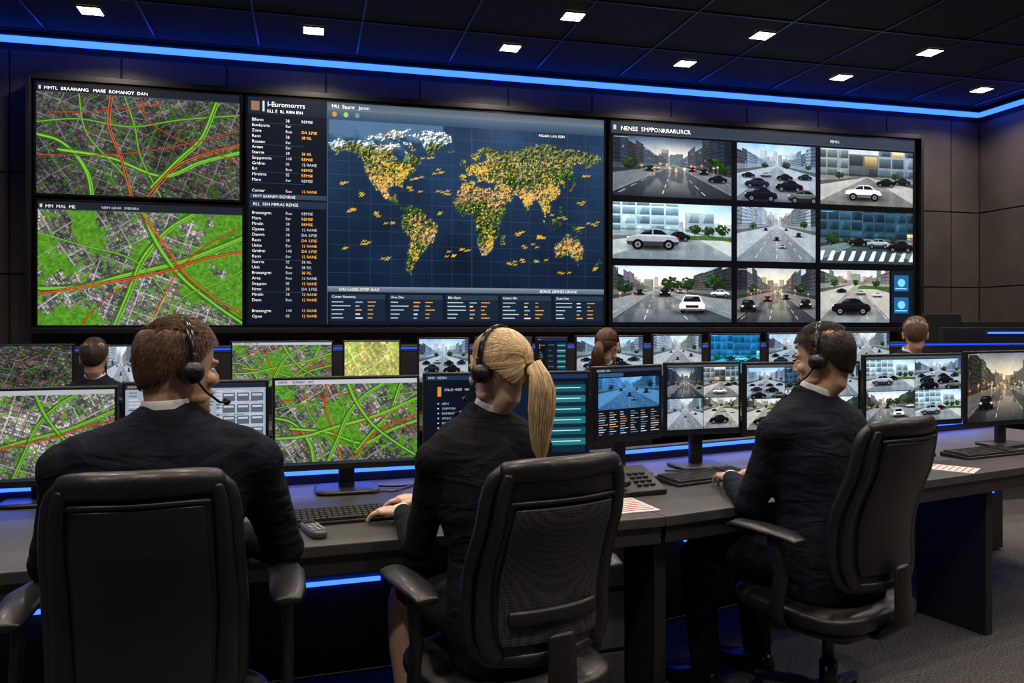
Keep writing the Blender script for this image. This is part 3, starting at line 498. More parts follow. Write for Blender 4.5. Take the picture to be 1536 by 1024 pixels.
# ------------------------------------------------------------ room
U0,U1,V0,V1,ZC=-3.4,7.78,-1.6,7.86,3.96
sbox('floor',((U0+U1)/2,(V0+V1)/2,-.05),(U1-U0+.2,V1-V0+.2,.1),MAT['carpet'])
sbox('ceiling',((U0+U1)/2,(V0+V1)/2,ZC+.05),(U1-U0+.2,V1-V0+.2,.1),MAT['ceil'])
sbox('wall_front',((U0+U1)/2,V1+.05,ZC/2),(U1-U0+.2,.1,ZC),MAT['wallbase'])
sbox('wall_rear',((U0+U1)/2,V0-.05,ZC/2),(U1-U0+.2,.1,ZC),MAT['wall'])
sbox('wall_left',(U0-.05,(V0+V1)/2,ZC/2),(.1,V1-V0,ZC),MAT['wallbase'])
sbox('wall_right',(U1+.05,(V0+V1)/2,ZC/2),(.1,V1-V0,ZC),MAT['wallbase'])
g=Geo(); zs=[.0,.94,1.83,2.72,3.8]
u=U1-.42
cols=[(U1-.42,U1-.02)]
while u>U0: cols.append((max(u-.9,U0),u)); u-=.9
for a,b in cols:
    for z0,z1 in zip(zs[:-1],zs[1:]): g.box(((a+b)/2,V1-.01,(z0+z1)/2),(b-a-.014,.02,z1-z0-.014))
obj(g,'trim_1',MAT['wall'],smooth=False,bevel=.003)
g=Geo(); v=V1-.02
while v>V0:
    a=max(v-.9,V0)
    for z0,z1 in zip(zs[:-1],zs[1:]): g.box((U1-.01,(a+v)/2,(z0+z1)/2),(.02,v-a-.014,z1-z0-.014)); g.box((U0+.01,(a+v)/2,(z0+z1)/2),(.02,v-a-.014,z1-z0-.014))
    v-=.9
obj(g,'trim_2',MAT['wall'],smooth=False,bevel=.003)
g=Geo(); u=U0+.3
while u<U1: g.box((u,(V0+V1)/2,ZC-.006),(.018,V1-V0,.012)); u+=.885
v=V0+.35
while v<V1: g.box(((U0+U1)/2,v,ZC-.008),(U1-U0,.018,.012)); v+=.9
obj(g,'trim_3',MAT['grid'],smooth=False)
LZ=3.83
sbox('trim_4',((U0+U1)/2,V1-.05,LZ+.055),(U1-U0,.10,.05),MAT['wallbase']); sbox('trim_5',(U1-.05,(V0+V1)/2,LZ+.055),(.10,V1-V0,.05),MAT['wallbase']); sbox('trim_6',(U0+.05,(V0+V1)/2,LZ+.055),(.10,V1-V0,.05),MAT['wallbase'])
sbox('led_strip_light',((U0+U1)/2,V1-.11,LZ+.03),(U1-U0-.24,.02,.055),MAT['led']); sbox('led_strip_light',(U1-.11,(V0+V1)/2,LZ+.03),(.02,V1-V0-.24,.055),MAT['led']); sbox('led_strip_light',(U0+.11,(V0+V1)/2,LZ+.03),(.02,V1-V0-.24,.055),MAT['led'])
def area(name,loc,sx,sy,en,col,rot=(0,0,0),par=None,spread=None):
    l=bpy.data.lights.new(name,'AREA'); l.shape='RECTANGLE'; l.size=sx; l.size_y=sy; l.energy=en; l.color=col
    if spread: l.spread=spread
    o=bpy.data.objects.new(name,l); bpy.context.scene.collection.objects.link(o); o.location=loc; o.rotation_euler=rot
    if par: o.parent=par
    return o
BL=(.03,.14,1)
area('cove_glow',((U0+U1)/2,V1-.15,LZ-.02),U1-U0-.4,.05,8,BL,(math.radians(-25),0,0))
area('cove_glow',((U0+U1)/2,V1-.16,LZ+.05),U1-U0-.4,.04,5,BL,(math.radians(115),0,0))
area('cove_glow',(U1-.15,(V0+V1)/2,LZ-.02),.05,V1-V0-.4,4,BL,(0,math.radians(-25),0))
DL=[(-1.73+1.77*i,7.16) for i in range(6)]+[(.36+1.77*i,6.30) for i in range(5)]+[(-2.2+1.77*i,4.5) for i in range(6)]+[(-1.3+1.77*i,2.7) for i in range(5)]+[(-2.2+1.77*i,.6) for i in range(6)]
DL=[p for p in DL if not(p[1]==6.30 and p[0]<2)]
for i,(u,v) in enumerate(DL):
    e=empty('ceiling_downlight',T((u,v,ZC))); g=Geo()
    for dx,dy,a,b in ((0,.09,.195,.014),(0,-.09,.195,.014),(.09,0,.014,.17),(-.09,0,.014,.17)): g.box((dx,dy,-.008),(a,b,.012))
    obj(g,'trim_ring',MAT['lampf'],e,smooth=False,bevel=.002); sbox('lens',(0,0,-.006),(.17,.17,.012),MAT['lamp'],e)
    area('bulb',(0,0,-.03),.16,.16,17 if v>5 else 20,(1,.85,.70),(0,0,0),e,spread=math.radians(140))
# ------------------------------------------------------------ video wall
VV=7.66
def wallscreen(px0,px1,z0,z1,cv,es=1.0,texts=()):
    a,b=uw(px0,VV),uw(px1,VV); e=empty('wall_screen',T(((a+b)/2,VV,0))); w=b-a; h=z1-z0
    sbox('bezel',(0,.035,(z0+z1)/2),(w,.06,h),MAT['gloss'],e,bevel=.006); sbox('mount',(0,.115,(z0+z1)/2),(w*.7,.1,h*.7),MAT['black'],e)
    quadplane('panel',w-.045,h-.045,scrmat('wall_display',cv,es),e,.003,(z0+z1)/2)
    for t in texts: wtext(e,w-.045,h-.045,(z0+z1)/2,.001,*t)
ZT=3.50
cvA=Cv(660,380); cvA.paste(citymap(660,350,11,.05,RA,.36,34),0,30); header(cvA,30)
cvA2=Cv(660,400); cvA2.paste(citymap(660,374,23,.51,RB,.56,22),0,26); header(cvA2,26)
wallscreen(50,363,2.50,ZT,cvA,texts=[(.035,.024,.034,'MMTL  BRAANANG   MARE  ROMANOY  DAN',0)]); wallscreen(52,367,1.36,2.475,cvA2,texts=[(.035,.02,.030,'MM  MAL  ME',0),(.30,.022,.024,'NRM GRAR  SMENRA',2)])
cw_=worldscreen(); wallscreen(368.5,909,1.37,ZT,cw_,es=1.08,texts=WT); wallscreen(914,1374,1.37,ZT,camwall(),es=1.1,texts=[(.028,.018,.024,'NENEE  SMPPONRRARURCR',0),(.70,.022,.016,'PEMRE',2)])
fr=empty('video_wall_frame',T((0,0,0))); a,b=uw(46,VV),uw(1381,VV)
for nm,c,s in (('frame_top',((a+b)/2,VV+.06,ZT+.03),(b-a,.14,.05)),('frame_bottom',((a+b)/2,VV+.06,1.335),(b-a,.14,.05)),('frame_side_1',(a-.02,VV+.06,2.43),(.04,.14,2.2)),('frame_side_2',(b+.02,VV+.06,2.43),(.04,.14,2.2))): sbox(nm,c,s,MAT['black'],fr,.005)
sbox('low_cabinet',((U0+U1)/2-.2,7.5,.6),(U1-U0-1.2,.5,1.2),MAT['deskdark'],None,.01)
# ------------------------------------------------------------ front desks
J=(.51,2.63); a1=math.degrees(math.atan(.33)); a2=math.degrees(math.atan(.52)); DZ=.75; DD=.98
def prism(poly,z0,z1):
    g=Geo(); n=len(poly); v=[(x,y,z0) for x,y in poly]+[(x,y,z1) for x,y in poly]
    return g.add(v,[tuple(range(n))[::-1],tuple(range(n,2*n))]+[(i,(i+1)%n,n+(i+1)%n,n+i) for i in range(n)])
def desk(yaw,x0,x1,mit,legs,peds):
    e=empty('control_desk',place(J[0],J[1],yaw))
    obj(prism([(x0,0),(x1-.003,0),(x1-.003-mit,DD),(x0,DD)],DZ-.035,DZ),'desktop',MAT['desk'],e,smooth=False,bevel=.004)
    sbox('edge_band',((x0+x1)/2,.03,DZ-.065),(x1-x0-.02,.03,.06),MAT['deskedge'],e,.004)
    sbox('modesty_panel',((x0+x1)/2-mit/2,DD-.1,.36),(x1-x0-mit-.02,.03,.70),MAT['deskdark'],e,.003)
    sbox('riser',((x0+x1)/2-mit/2,DD-.03,DZ+.03),(x1-x0-mit-.02,.05,.06),MAT['deskdark'],e,.004)
    sbox('led_strip_1',((x0+x1)/2-mit/2,DD-.062,DZ+.045),(x1-x0-mit-.1,.012,.014),MAT['led'],e)
    n=max(2,round((x1-x0)/.62)); wd=(x1-x0-mit)/n
    for i in range(n):
        if i%3!=2: sbox(f'led_strip_{i+2}',(x0+wd*(i+.5),DD-.125,.37),(wd*.62,.014,.014),MAT['led'],e)
    for k,l in enumerate(legs): sbox(f'leg_{k+1}',(l,.24,.355),(.05,.34,.71),MAT['deskdark'],e,.004)
    for k,(p,wd) in enumerate(peds):
        sbox(f'pedestal_{k+1}',(p,.45,.36),(wd,.5,.68),MAT['deskdark'],e,.006)
        for q in range(3): sbox(f'drawer_{k+1}_{q+1}',(p,.193,.14+.215*q),(wd-.02,.016,.2),MAT['pedestal'],e,.004); sbox(f'handle_{k+1}_{q+1}',(p,.18,.2+.215*q),(wd*.4,.012,.012),MAT['metal'],e,.003)
    area('rear_glow',((x0+x1)/2-mit/2,DD-.08,DZ+.06),x1-x0-.4,.02,1.4,BL,(math.radians(-20),0,0),e)
    area('under_glow',((x0+x1)/2-mit/2,DD-.16,.40),x1-x0-.4,.02,.6,BL,(math.radians(-60),0,0),e)
    return e
desk(a1,-2.9,0,.158,(-2.87,-1.45,),((-.22,.34),)); desk(a2,0.0,3.3,.0,(.03,1.86,3.27),())
def monitor(L,R,zt,h,cv,base=DZ,name='computer_monitor',es=1.,back=.0):
    L=Vector(L);R=Vector(R); mid=(L+R)/2; d=R-L; w=d.length; yaw=math.degrees(math.atan2(d.y,d.x)); e=empty(name,place(mid.x,mid.y,yaw,base)); zc=zt-h/2-base
    sbox('housing',(0,.0,zc),(w,.022,h),MAT['black'],e,.005); sbox('back_cover',(0,.024,zc),(w*.62,.03,h*.62),MAT['black'],e,.012)
    quadplane('display',w-.022,h-.036,cv if isinstance(cv,bpy.types.Material) else scrmat('display',cv,es),e,-.0125,zc+.006)
    sbox('neck',(0,.055,(zc)/2+.01),(.06,.03,zc+.0),MAT['black'],e,.006); g=Geo().rbox((0,.04,.008),(.24,.19,.016),e=5); obj(g,'foot',MAT['black'],e)
    return e
def Q(px,d): return ((px-768)/F*d,d)
mm1=scrmat('display_map',mapmon(31,.16,RB[:4]+RB[6:7],.62),.85); mm3=scrmat('display_map',mapmon(42,.42,RA+RB[:3],.50)); q1=scrmat('display_cams',quad([0,2,4,8],360,300)); q2=scrmat('display_cams',quad([1,5,4,8,2,6],440,260,3,2)); q3=scrmat('display_cams',quad([3,1,6,3],440,250)); q4=scrmat('display_cams',feed(440,260,seed=33,sky=((.42,.45,.5),(.95,.86,.72)),road=((.42,.41,.40),(.14,.15,.17)),bld=(.28,.26,.24),warm=.12,hz=.45,tl=26,vx=.4,wet=.7,glow=(1,.92,.78),gain=1,cars=((.2,.8,.12,D_,'f'),(.75,.7,.1,W_,'f')),trees=((.85,.5,.1),)))
monitor(Q(-75,2.72),Q(178,2.86),1.165,.35,mm1); monitor(Q(184,2.9),Q(403,3.05),1.175,.35,sheet(),es=.7); monitor(Q(408,2.93),Q(629,3.08),1.19,.35,mm3)
monitor(Q(634,2.96),Q(884,3.1),1.205,.35,darkui()); monitor(Q(888,3.2),Q(991,3.42),1.215,.315,bluemix()); monitor(Q(995,3.46),Q(1109,3.58),1.22,.32,q1)
monitor(Q(1114,3.58),Q(1288,3.75),1.215,.33,q2); monitor(Q(1293,3.72),Q(1441,3.95),1.245,.35,q3); monitor(Q(1446,4.02),Q(1580,4.3),1.25,.385,q4)
def keyboard(x,y,yaw):
    e=empty('keyboard',place(x,y,yaw,DZ)); g=Geo(); v=[(-.22,-.075,0),(.22,-.075,0),(.22,.075,0),(-.22,.075,0),(-.22,-.075,.012),(.22,-.075,.012),(.22,.075,.022),(-.22,.075,.022)]
    g.add(v,[(0,3,2,1),(4,5,6,7),(0,1,5,4),(1,2,6,5),(2,3,7,6),(3,0,4,7)]); obj(g,'case',MAT['black'],e,smooth=False,bevel=.004)
    g=Geo()
    for r_ in range(6):
        yy=-.058+r_*.0225; z=.0125+(yy+.075)/.15*.010+.004; x0=-.208
        while x0<.2:
            wd=.0165 if not(r_==0 and -.12<x0<-.03) else .11
            if x0+wd>.212: break
            if not(.082<x0+wd/2<.09): g.box((x0+wd/2,yy,z),(wd,.0175,.009))
            x0+=wd+.0028
    obj(g,'keys',MAT['key'],e,smooth=False,bevel=.0018)
keyboard(-.50,2.62,20); keyboard(.80,3.27,30); keyboard(2.3,3.88,25); keyboard(-1.05,2.30,18)
def mouse(x,y,yaw):
    e=empty('computer_mouse',place(x,y,yaw,DZ)); obj(Geo().tube([(0,-.04,.014),(0,-.01,.018),(0,.03,.013)],[(.026,.014),(.030,.018),(.025,.012)],side=(1,0,0)),'body',MAT['black'],e); obj(Geo().tube([(0,.02,.030),(0,.028,.028)],.004,n=8),'wheel',MAT['keyl'],e)
mouse(.46,3.02,15); mouse(1.2,3.45,30)
def phone(x,y,yaw):
    e=empty('desk_remote',place(x,y,yaw,DZ)); obj(Geo().rbox((0,0,.011),(.052,.17,.022),e=4),'body',MAT['pedestal'],e); g=Geo()
    for i in range(3):
        for j in range(5): g.box((-.014+.014*i,-.06+.018*j,.024),(.009,.010,.004))
    obj(g,'buttons',MAT['keyl'],e,smooth=False); sbox('screen',(0,.055,.0235),(.036,.035,.003),MAT['gloss'],e)
phone(*Q(470,2.42),30)
def papers(x,y,yaw):
    e=empty('document',place(x,y,yaw,DZ)); sbox('sheet',(0,0,.002),(.15,.21,.003),MAT['paper'],e); g=Geo()
    for i in range(7): g.box((0,-.08+.025*i,.0042),(.12,.004,.001))
    obj(g,'print',MAT['red'],e,smooth=False)
papers(*Q(940,2.78),20); papers(*Q(1425,3.5),50)
e=empty('monitor_cable',place(0,0,0,DZ))
for i,(px0,d0,px1,d1) in enumerate(((500,3.05,690,3.2),(560,2.95,640,3.15),(1000,3.4,1080,3.6))):
    A_,B_v=Q(px0,d0),Q(px1,d1); pts=[(A_[0]+(B_v[0]-A_[0])*t,A_[1]+(B_v[1]-A_[1])*t+.03*math.sin(t*9+i),.006) for t in np.linspace(0,1,14)]; obj(Geo().tube(pts,.004,n=8,side=(0,0,1)),f'cable_{i+1}',MAT['black'],e)
e=empty('desk_phone',place(*Q(948,3.02),22,DZ)); g=Geo(); v=[(-.1,-.09,0),(.1,-.09,0),(.1,.09,0),(-.1,.09,0),(-.1,-.09,.02),(.1,-.09,.02),(.1,.09,.085),(-.1,.09,.085)]
g.add(v,[(0,3,2,1),(4,5,6,7),(0,1,5,4),(1,2,6,5),(2,3,7,6),(3,0,4,7)]); obj(g,'body',MAT['black'],e,smooth=False,bevel=.006); obj(Geo().tube([(-.07,-.075,.05),(-.07,-.04,.062),(-.07,.04,.09),(-.07,.08,.1)],[(.022,.014),(.014,.01),(.014,.01),(.022,.014)]),'handset',MAT['black'],e)
g=Geo()
for i in range(3):
    for j in range(4): g.box((.0+.028*i,-.055+.026*j,.035+.0094*j*1.0),(.018,.014,.006))
obj(g,'buttons',MAT['key'],e,smooth=False)
# ------------------------------------------------------------ office chair
def chair(x,y,yaw,top=1.07,mesh=False,hw=.215,armz=.715,aw=.285):
    e=empty('office_chair',place(x,y,yaw)); L=MAT['leather']
    obj(Geo().rbox((0,.02,.445),(.5,.49,.085),e=4,lay=7,rz=.8),'seat',L,e,sub=1)
    obj(Geo().rbox((0,.02,.40),(.44,.42,.03),e=4),'seat_pan',MAT['black'],e)
    zb=.56
    def S(s,t,off=0.):
        w=np.interp(t,[0,.12,.45,.8,1],[.90,1.0,1.02,.97,.93])*hw; w*=1-.12*abs(2*t-1)**12
        X=s*w; z=zb+t*(top-zb)-.012*abs(s)**4*(t>.5)*t; y=-.215-.085*t**1.3+.03*math.sin(math.pi*min(1,t*1.4))+.055*abs(s)**2.2-.02
        return (X,y+off,z)
    def panel(s0,s1,t0,t1,th,off,nu=18,nv=22):
        g=Geo(); v=[];f=[]
        for side in (0,1):
            for j in range(nv+1):
                for i in range(nu+1):
                    s=s0+(s1-s0)*i/nu; t=t0+(t1-t0)*j/nv
                    v.append(S(s,t,off+(th if side else 0)))
        N=(nu+1)*(nv+1); idx=lambda i,j,k:k*N+j*(nu+1)+i
        for j in range(nv):
            for i in range(nu):
                f.append((idx(i,j,0),idx(i+1,j,0),idx(i+1,j+1,0),idx(i,j+1,0))); f.append((idx(i,j,1),idx(i,j+1,1),idx(i+1,j+1,1),idx(i+1,j,1)))
        for i in range(nu): f.append((idx(i,0,0),idx(i,0,1),idx(i+1,0,1),idx(i+1,0,0))); f.append((idx(i,nv,0),idx(i+1,nv,0),idx(i+1,nv,1),idx(i,nv,1)))
        for j in range(nv): f.append((idx(0,j,0),idx(0,j+1,0),idx(0,j+1,1),idx(0,j,1))); f.append((idx(nu,j,0),idx(nu,j,1),idx(nu,j+1,1),idx(nu,j+1,0)))
        return g.add(v,f)
    obj(panel(-.95,.95,.02,.98,.035,.0),'back_shell',L,e,bevel=.006)
    per=[S(s,0) for s in np.linspace(-.95,.95,14)]+[S(1,t) for t in np.linspace(.04,.96,22)]+[S(s,1) for s in np.linspace(.95,-.95,14)]+[S(-1,t) for t in np.linspace(.96,.04,22)]
    per=[(p[0],p[1]+.015,p[2]) for p in per]
    obj(Geo().tube(per,(.020),n=12,closed=True,side=(0,1,0)),'back_frame',MAT['black'] if mesh else L,e)
    obj(Geo().tube([(p[0],p[1]+.01,p[2]-.006) for p in [S(s,1) for s in np.linspace(-.93,.93,18)]],[(.024,.030)]*18,n=14,side=(0,1,0)),'top_roll',L,e)
    for sgn,nm in ((-1,'side_strap_1'),(1,'side_strap_2')):
        obj(Geo().tube([S(sgn*np.interp(t,[0,1],[.86,.88]),t,-.004) for t in np.linspace(.02,.97,18)],[(.012,.016+.012*(1-t)) for t in np.linspace(0,1,18)],n=12,side=(0,1,0)),nm,MAT['black'],e)
    obj(panel(-.72,.72,.08,.80 if mesh else .90,.012,-.013),'back_inset',MAT['mesh'] if mesh else L,e,bevel=.004)
    obj(Geo().tube([S(s,.83 if mesh else .915,-.008) for s in np.linspace(-.76,.76,14)],.006,n=8,side=(0,1,0)),'cross_piping',MAT['black'],e)
    if mesh: obj(Geo().tube([S(s,.22,-.02) for s in np.linspace(-.6,.6,12)],[(.010,.022)]*12,n=10,side=(0,1,0)),'lumbar_bar',MAT['black'],e)
    obj(Geo().tube([(0,-.02,.385),(0,-.2,.39),(0,-.27,.45),(0,-.265,.62)],[(.05,.016),(.05,.016),(.045,.016),(.04,.014)],side=(1,0,0)),'back_bracket',MAT['black'],e)
    for sg in (-1,1):
        k='1' if sg<0 else '2'; ax=sg*aw
        obj(Geo().tube([(sg*.2,.0,.405),(sg*.26,.0,.41),(ax,-.01,.46),(ax,-.03,.58),(ax,.0,armz-.017)],[(.03,.012)]*2+[(.026,.014)]*3,n=12,side=(0,1,0)),'arm_post_'+k,MAT['black'],e)
        obj(Geo().tube([(ax,-.10,armz-.01),(ax,-.06,armz),(ax,.06,armz+.003),(ax-sg*.008,.15,armz-.002),(ax-sg*.012,.18,armz-.012)],[(.032,.012),(.042,.017),(.044,.018),(.038,.015),(.028,.010)],n=20,side=(1,0,0)),'arm_pad_'+k,L,e)
    obj(Geo().rbox((0,0,.365),(.2,.26,.05),e=5),'tilt_mechanism',MAT['black'],e)
    obj(Geo().tube([(0,0,.12),(0,0,.24)],.03,rnd=False).tube([(0,0,.24),(0,0,.37)],.02,rnd=False),'gas_lift',MAT['metal'],e)
    g=Geo(); gc=Geo()
    for i in range(5):
        a=math.radians(18+72*i); dx,dy=math.cos(a),math.sin(a)
        g.tube([(0,0,.125),(dx*.12,dy*.12,.125),(dx*.30,dy*.30,.085)],[(.035,.022),(.028,.02),(.018,.015)],side=(-dy,dx,0))
        for o in (-.014,.014):
            c=Vector((dx*.30-dy*o,dy*.30+dx*o,.03)); ax_=Vector((-dy,dx,0))
            gc.tube([c-ax_*.009,c+ax_*.009],.029,n=18,side=(0,0,1),rnd=False)
        gc.tube([(dx*.30,dy*.30,.03),(dx*.30,dy*.30,.08)],.009,n=8)
    g.tube([(0,0,.09),(0,0,.16)],.045,rnd=False); obj(g,'star_base',MAT['black'],e); obj(gc,'casters',MAT['black'],e)
    return e
# ------------------------------------------------------------ people
HEADP=[(-.119,.068,.035,.018),(-.106,.086,.012,.034),(-.088,.090,-.008,.046),(-.062,.088,-.038,.055),(-.03,.087,-.070,.064),(0,.083,-.088,.070),(.03,.087,-.096,.074),(.06,.086,-.098,.0755),(.085,.073,-.090,.069),(.104,.046,-.068,.052),(.118,.012,-.03,.026)]
def ik(S,W,l1,l2,pole):
    d=W-S; D=d.length; dn=d.normalized()
    if D>l1+l2-.01: print('reach clamp',D,l1+l2); D=l1+l2-.01; W=S+dn*D
    a=(l1*l1-l2*l2+D*D)/(2*D); h=math.sqrt(max(0,l1*l1-a*a)); p=Vector(pole); p=(p-dn*p.dot(dn)).normalized(); return S+dn*a+p*h,W
def hand(name,par,W,dirv,sd,skin,s=1.,roll=0):
    y=Vector(dirv).normalized(); z=Vector((0,0,1)); z=(z-y*z.dot(y)).normalized(); x=y.cross(z)
    M=Matrix.Translation(W)@Matrix((x,y,z)).transposed().to_4x4()@Matrix.Rotation(math.radians(roll),4,'Y')@Matrix.Scale(s,4)
    g=Geo(); g.tube([(0,-.05,0),(0,0,0),(0,.03,.0),(0,.065,.0),(0,.088,-.002)],[(.027,.021),(.026,.018),(.034,.017),(.040,.015),(.038,.012)],M=M,n=18)
    gn=Geo()
    for i,(bx,L,an) in enumerate(((-.030,.070,.10),(-.010,.079,.02),(.011,.074,-.06),(.030,.058,-.15))):
        bx*=sd; an*=sd; p=Vector((bx,.078-abs(bx)*.15,-.001)); pts=[p-Vector((0,.02,0)),p]; c=.10+.05*i; r=[.0092,.0090]
        for k,(fr,rr) in enumerate(((.46,.0084),(.30,.0076),(.24,.0066))):
            c+=(.05,.42,.32)[k]; dd=Vector((math.sin(-an)*math.cos(c),math.cos(c)*math.cos(an),-math.sin(c)))
            p=p+dd*L*fr; pts.append(p); r.append(rr)
        q=[]; rr=[]
        for a in range(len(pts)-1): q+= [pts[a],(pts[a]+pts[a+1])/2]; rr+=[r[a],(r[a]+r[a+1])/2*.94]
        q.append(pts[-1]); rr.append(r[-1]); g.tube(q,rr,n=10,M=M)
        nn=Vector((0,math.sin(c),math.cos(c))); gn.ell(pts[-1]-dd*.003+nn*.0050,(.0048,.0065,.0022),M,10,Matrix.Rotation(-c,3,'X'))
        g.ell((bx,.078-abs(bx)*.15,.006),(.008,.010,.006),M,10)
    t=-sd; g.tube([(t*.016,.012,-.004),(t*.034,.035,-.010),(t*.052,.062,-.016),(t*.058,.088,-.022)],[.015,.0125,.0105,.008],n=10,M=M)
    obj(g,name,skin,par,voxel=.003,sm=2); obj(gn,name+'_nails',MAT['skin2'],par)
def hairE(d,k=1.):
    q=1.
    if d.z<0:
        cp=math.sqrt(max(1e-4,1-d.z*d.z)); q=math.sqrt(1-.55*d.z*d.z)/cp
        if d.y>-.2: q=1+(q-1)*max(0,min(1,(-d.y+.2)/.4))
    return Vector((0,-.006,.024))+Vector((d.x*.0795*k*q*(1 if d.z>0 else 1-.12*d.z*d.z),d.y*.1045*k*min(q,1.6),d.z*.0985*k))
def person(name,x,y,yaw,headpx,headyaw,wl,wr,suit,skin,hair,female=False,hs=1.,pole=.6,pitch=-6,hq=1.,headset=True,fdl=None,fdr=None,lean=.10,neck=.175,sw=1.,polev=None):
    Mw=place(x,y,yaw); e=empty(name,Mw); Mi=Mw.inverted(); k=.88 if female else 1.
    hc=Mi@P(*headpx)
    zsh=hc.z-neck*hs-.02
    lx=hc.x*.5
    def lp(z): t=(z-.5)/(zsh-.5); return (lx*t*t, -.03+ (lean+.0)*t)
    rows=[(.485,.19,.14),(.56,.193,.145),(.66,.178,.128),(.76,.172,.120),(.86,.184,.122),(.95,.200,.126),(zsh-.05,.212,.120),(zsh-.01,.212*sw,.104),(zsh+.025,.165*sw,.086),(zsh+.05,.105,.074),(zsh+.075,.070,.064),(zsh+.09,.058,.058)]
    g=Geo(); rings=[]
    def sec(z):
        zz=[r[0] for r in rows]; cx,cy=lp(z); rx=np.interp(z,zz,[r[1] for r in rows])*k; ry=np.interp(z,zz,[r[2] for r in rows])*(.92 if female else 1)
        if female and .7<z<.82: rx*=.9
        return cx,cy,rx,ry
    for z,_,_ in rows:
        cx,cy,rx,ry=sec(z)
        rings.append([(cx+rx*abs(math.cos(a))**.85*math.copysign(1,math.cos(a)),cy+ry*abs(math.sin(a))**.85*math.copysign(1,math.sin(a))-(.014*math.exp(-((abs(math.cos(a))-.5)/.25)**2) if math.sin(a)<0 and z>.9 and z<zsh else 0),z) for a in [2*math.pi*i/32 for i in range(32)]])
    g.loft(rings)
    cx,cy=lp(zsh); wrs=[]
    for sg,wt,fd in ((-1,wl,fdl),(1,wr,fdr)):
        S=Vector((cx+sg*.182*k*sw,cy-.005,zsh-.045)); W=Mi@C(*wt); pv=polev or (1*pole,-.35,-.8); El,W=ik(S,W,.290*(.97 if female else 1),.258*(.97 if female else 1),(sg*pv[0],pv[1],pv[2])); wrs.append((sg,El,W,fd))
        q=k*1.0; sd_=(El-S).normalized()
        g.tube([(cx+sg*.08*k,cy,zsh-.002),S+Vector((-sg*.02,0,.006)),S+(El-S)*.12,S+(El-S)*.5,S+(El-S)*.88,El,El+(W-El)*.15,El+(W-El)*.5,El+(W-El)*.93],[.058*q,.067*q,.068*q,.058*q,.053*q,.050*q,.050*q,.045*q,.038*q],n=20)
        g.tube([S+sd_*.016+Vector((sg*.006,0,0)),S+sd_*.026+Vector((sg*.007,0,0))],[.0715*q,.071*q],n=22)
        for qq in (-.14,.02,.16):
            a=El+((S-El) if qq<0 else (W-El))*abs(qq); d=((W-El) if qq>=0 else (El-S)).normalized()
            g.tube([a-d*.008,a+d*.008],[.055*q-abs(qq)*.02,.053*q-abs(qq)*.02],n=20)
    obj(g,'jacket',suit,e,voxel=.009,sm=5,disp=.014)
    for sg,El,W,fd in wrs:
        s_='left' if sg<0 else 'right'; d=(W-El).normalized()
        obj(Geo().tube([W-d*.05,W+d*.004],[.032*k+.003,.031*k+.002],n=20,rnd=False),'shirt_cuff_'+s_,MAT['shirt'],e)
        f=(Mi.to_3x3()@C(*fd)) if fd else Vector((d.x,d.y,-.05)); f.z=-.04
        hand('hand_'+s_,e,W,f,sg,skin,.94 if female else 1.03)
    def front(xx,z,off):
        cx,cy,rx,ry=sec(z); u_=min(.98,abs(xx-cx)/rx); return (xx,cy+ry*(1-u_**2.35)**.43+off,z)
    def strip(cols,off,nm,m):
        g=Geo(); v=[]
        for zz,x0,x1 in cols:
            c0=sec(zz)[0]
            for j in range(5): v.append(front(c0+x0+(x1-x0)*j/4,zz,off))
        f=[(i*5+j,i*5+j+1,(i+1)*5+j+1,(i+1)*5+j) for i in range(len(cols)-1) for j in range(4)]
        g.add(v,f); o=obj(g,nm,m,e); so=o.modifiers.new('thick','SOLIDIFY'); so.thickness=.006; so.offset=0
    zt=zsh+.06; zv=zsh-.20
    Z=np.linspace(zv,zt,9)
    strip([(z,-.004-.052*(z-zv)/(zt-zv),.004+.052*(z-zv)/(zt-zv)) for z in Z],.006,'shirt_front',MAT['shirt'])
    for sg in (-1,1): strip([(z,sg*(.0+.045*(z-zv)/(zt-zv)),sg*(.012+.075*((z-zv)/(zt-zv))**.8)) for z in Z],.013,'lapel_'+('left' if sg<0 else 'right'),MAT['collar'])
    if not female: strip([(z,-.014-.012*(zt-z)/(zt-zv),.014+.012*(zt-z)/(zt-zv)) for z in Z],.012,'necktie',MAT['tie'])
    Mh=Matrix.Translation(hc)@RZ(headyaw-yaw)@Matrix.Rotation(math.radians(pitch),4,'X')@Matrix.Scale(hs,4)
    ct=lp(zsh+.06); base=Vector((ct[0],ct[1]-.004,zsh+.045)); nb=Vector(Mh@Vector((0,-.026,-.075)))
    up=(nb-base).normalized(); upc=(up+Vector((0,0,1.2))).normalized()
    rn=.050*(.82 if female else 1.)
    def ringat(c,rx,ry,n=36,ax0=None):
        a_=upc; ax=Vector((1,0,0)); ax=(ax-a_*ax.dot(a_)).normalized(); ay=a_.cross(ax)
        return [c+ax*rx*math.cos(2*math.pi*i/n)+ay*ry*math.sin(2*math.pi*i/n) for i in range(n)]
    obj(Geo().loft([ringat(base+upc*a,b,b*1.03) for a,b in ((-.036,rn+.030),(-.012,rn+.027),(.010,rn+.022),(.026,rn+.017),(.034,rn+.012),(.030,rn+.008),(-.02,rn+.010))],closed=True),'jacket_collar',MAT['collar'],e,sub=1)
    obj(Geo().loft([ringat(base+upc*a,b,b*1.03) for a,b in ((-.01,rn+.010),(.050,rn+.008),(.053,rn+.005),(.050,rn+.002),(-.01,rn+.003))],closed=True),'shirt_collar',MAT['shirt'],e,sub=1)
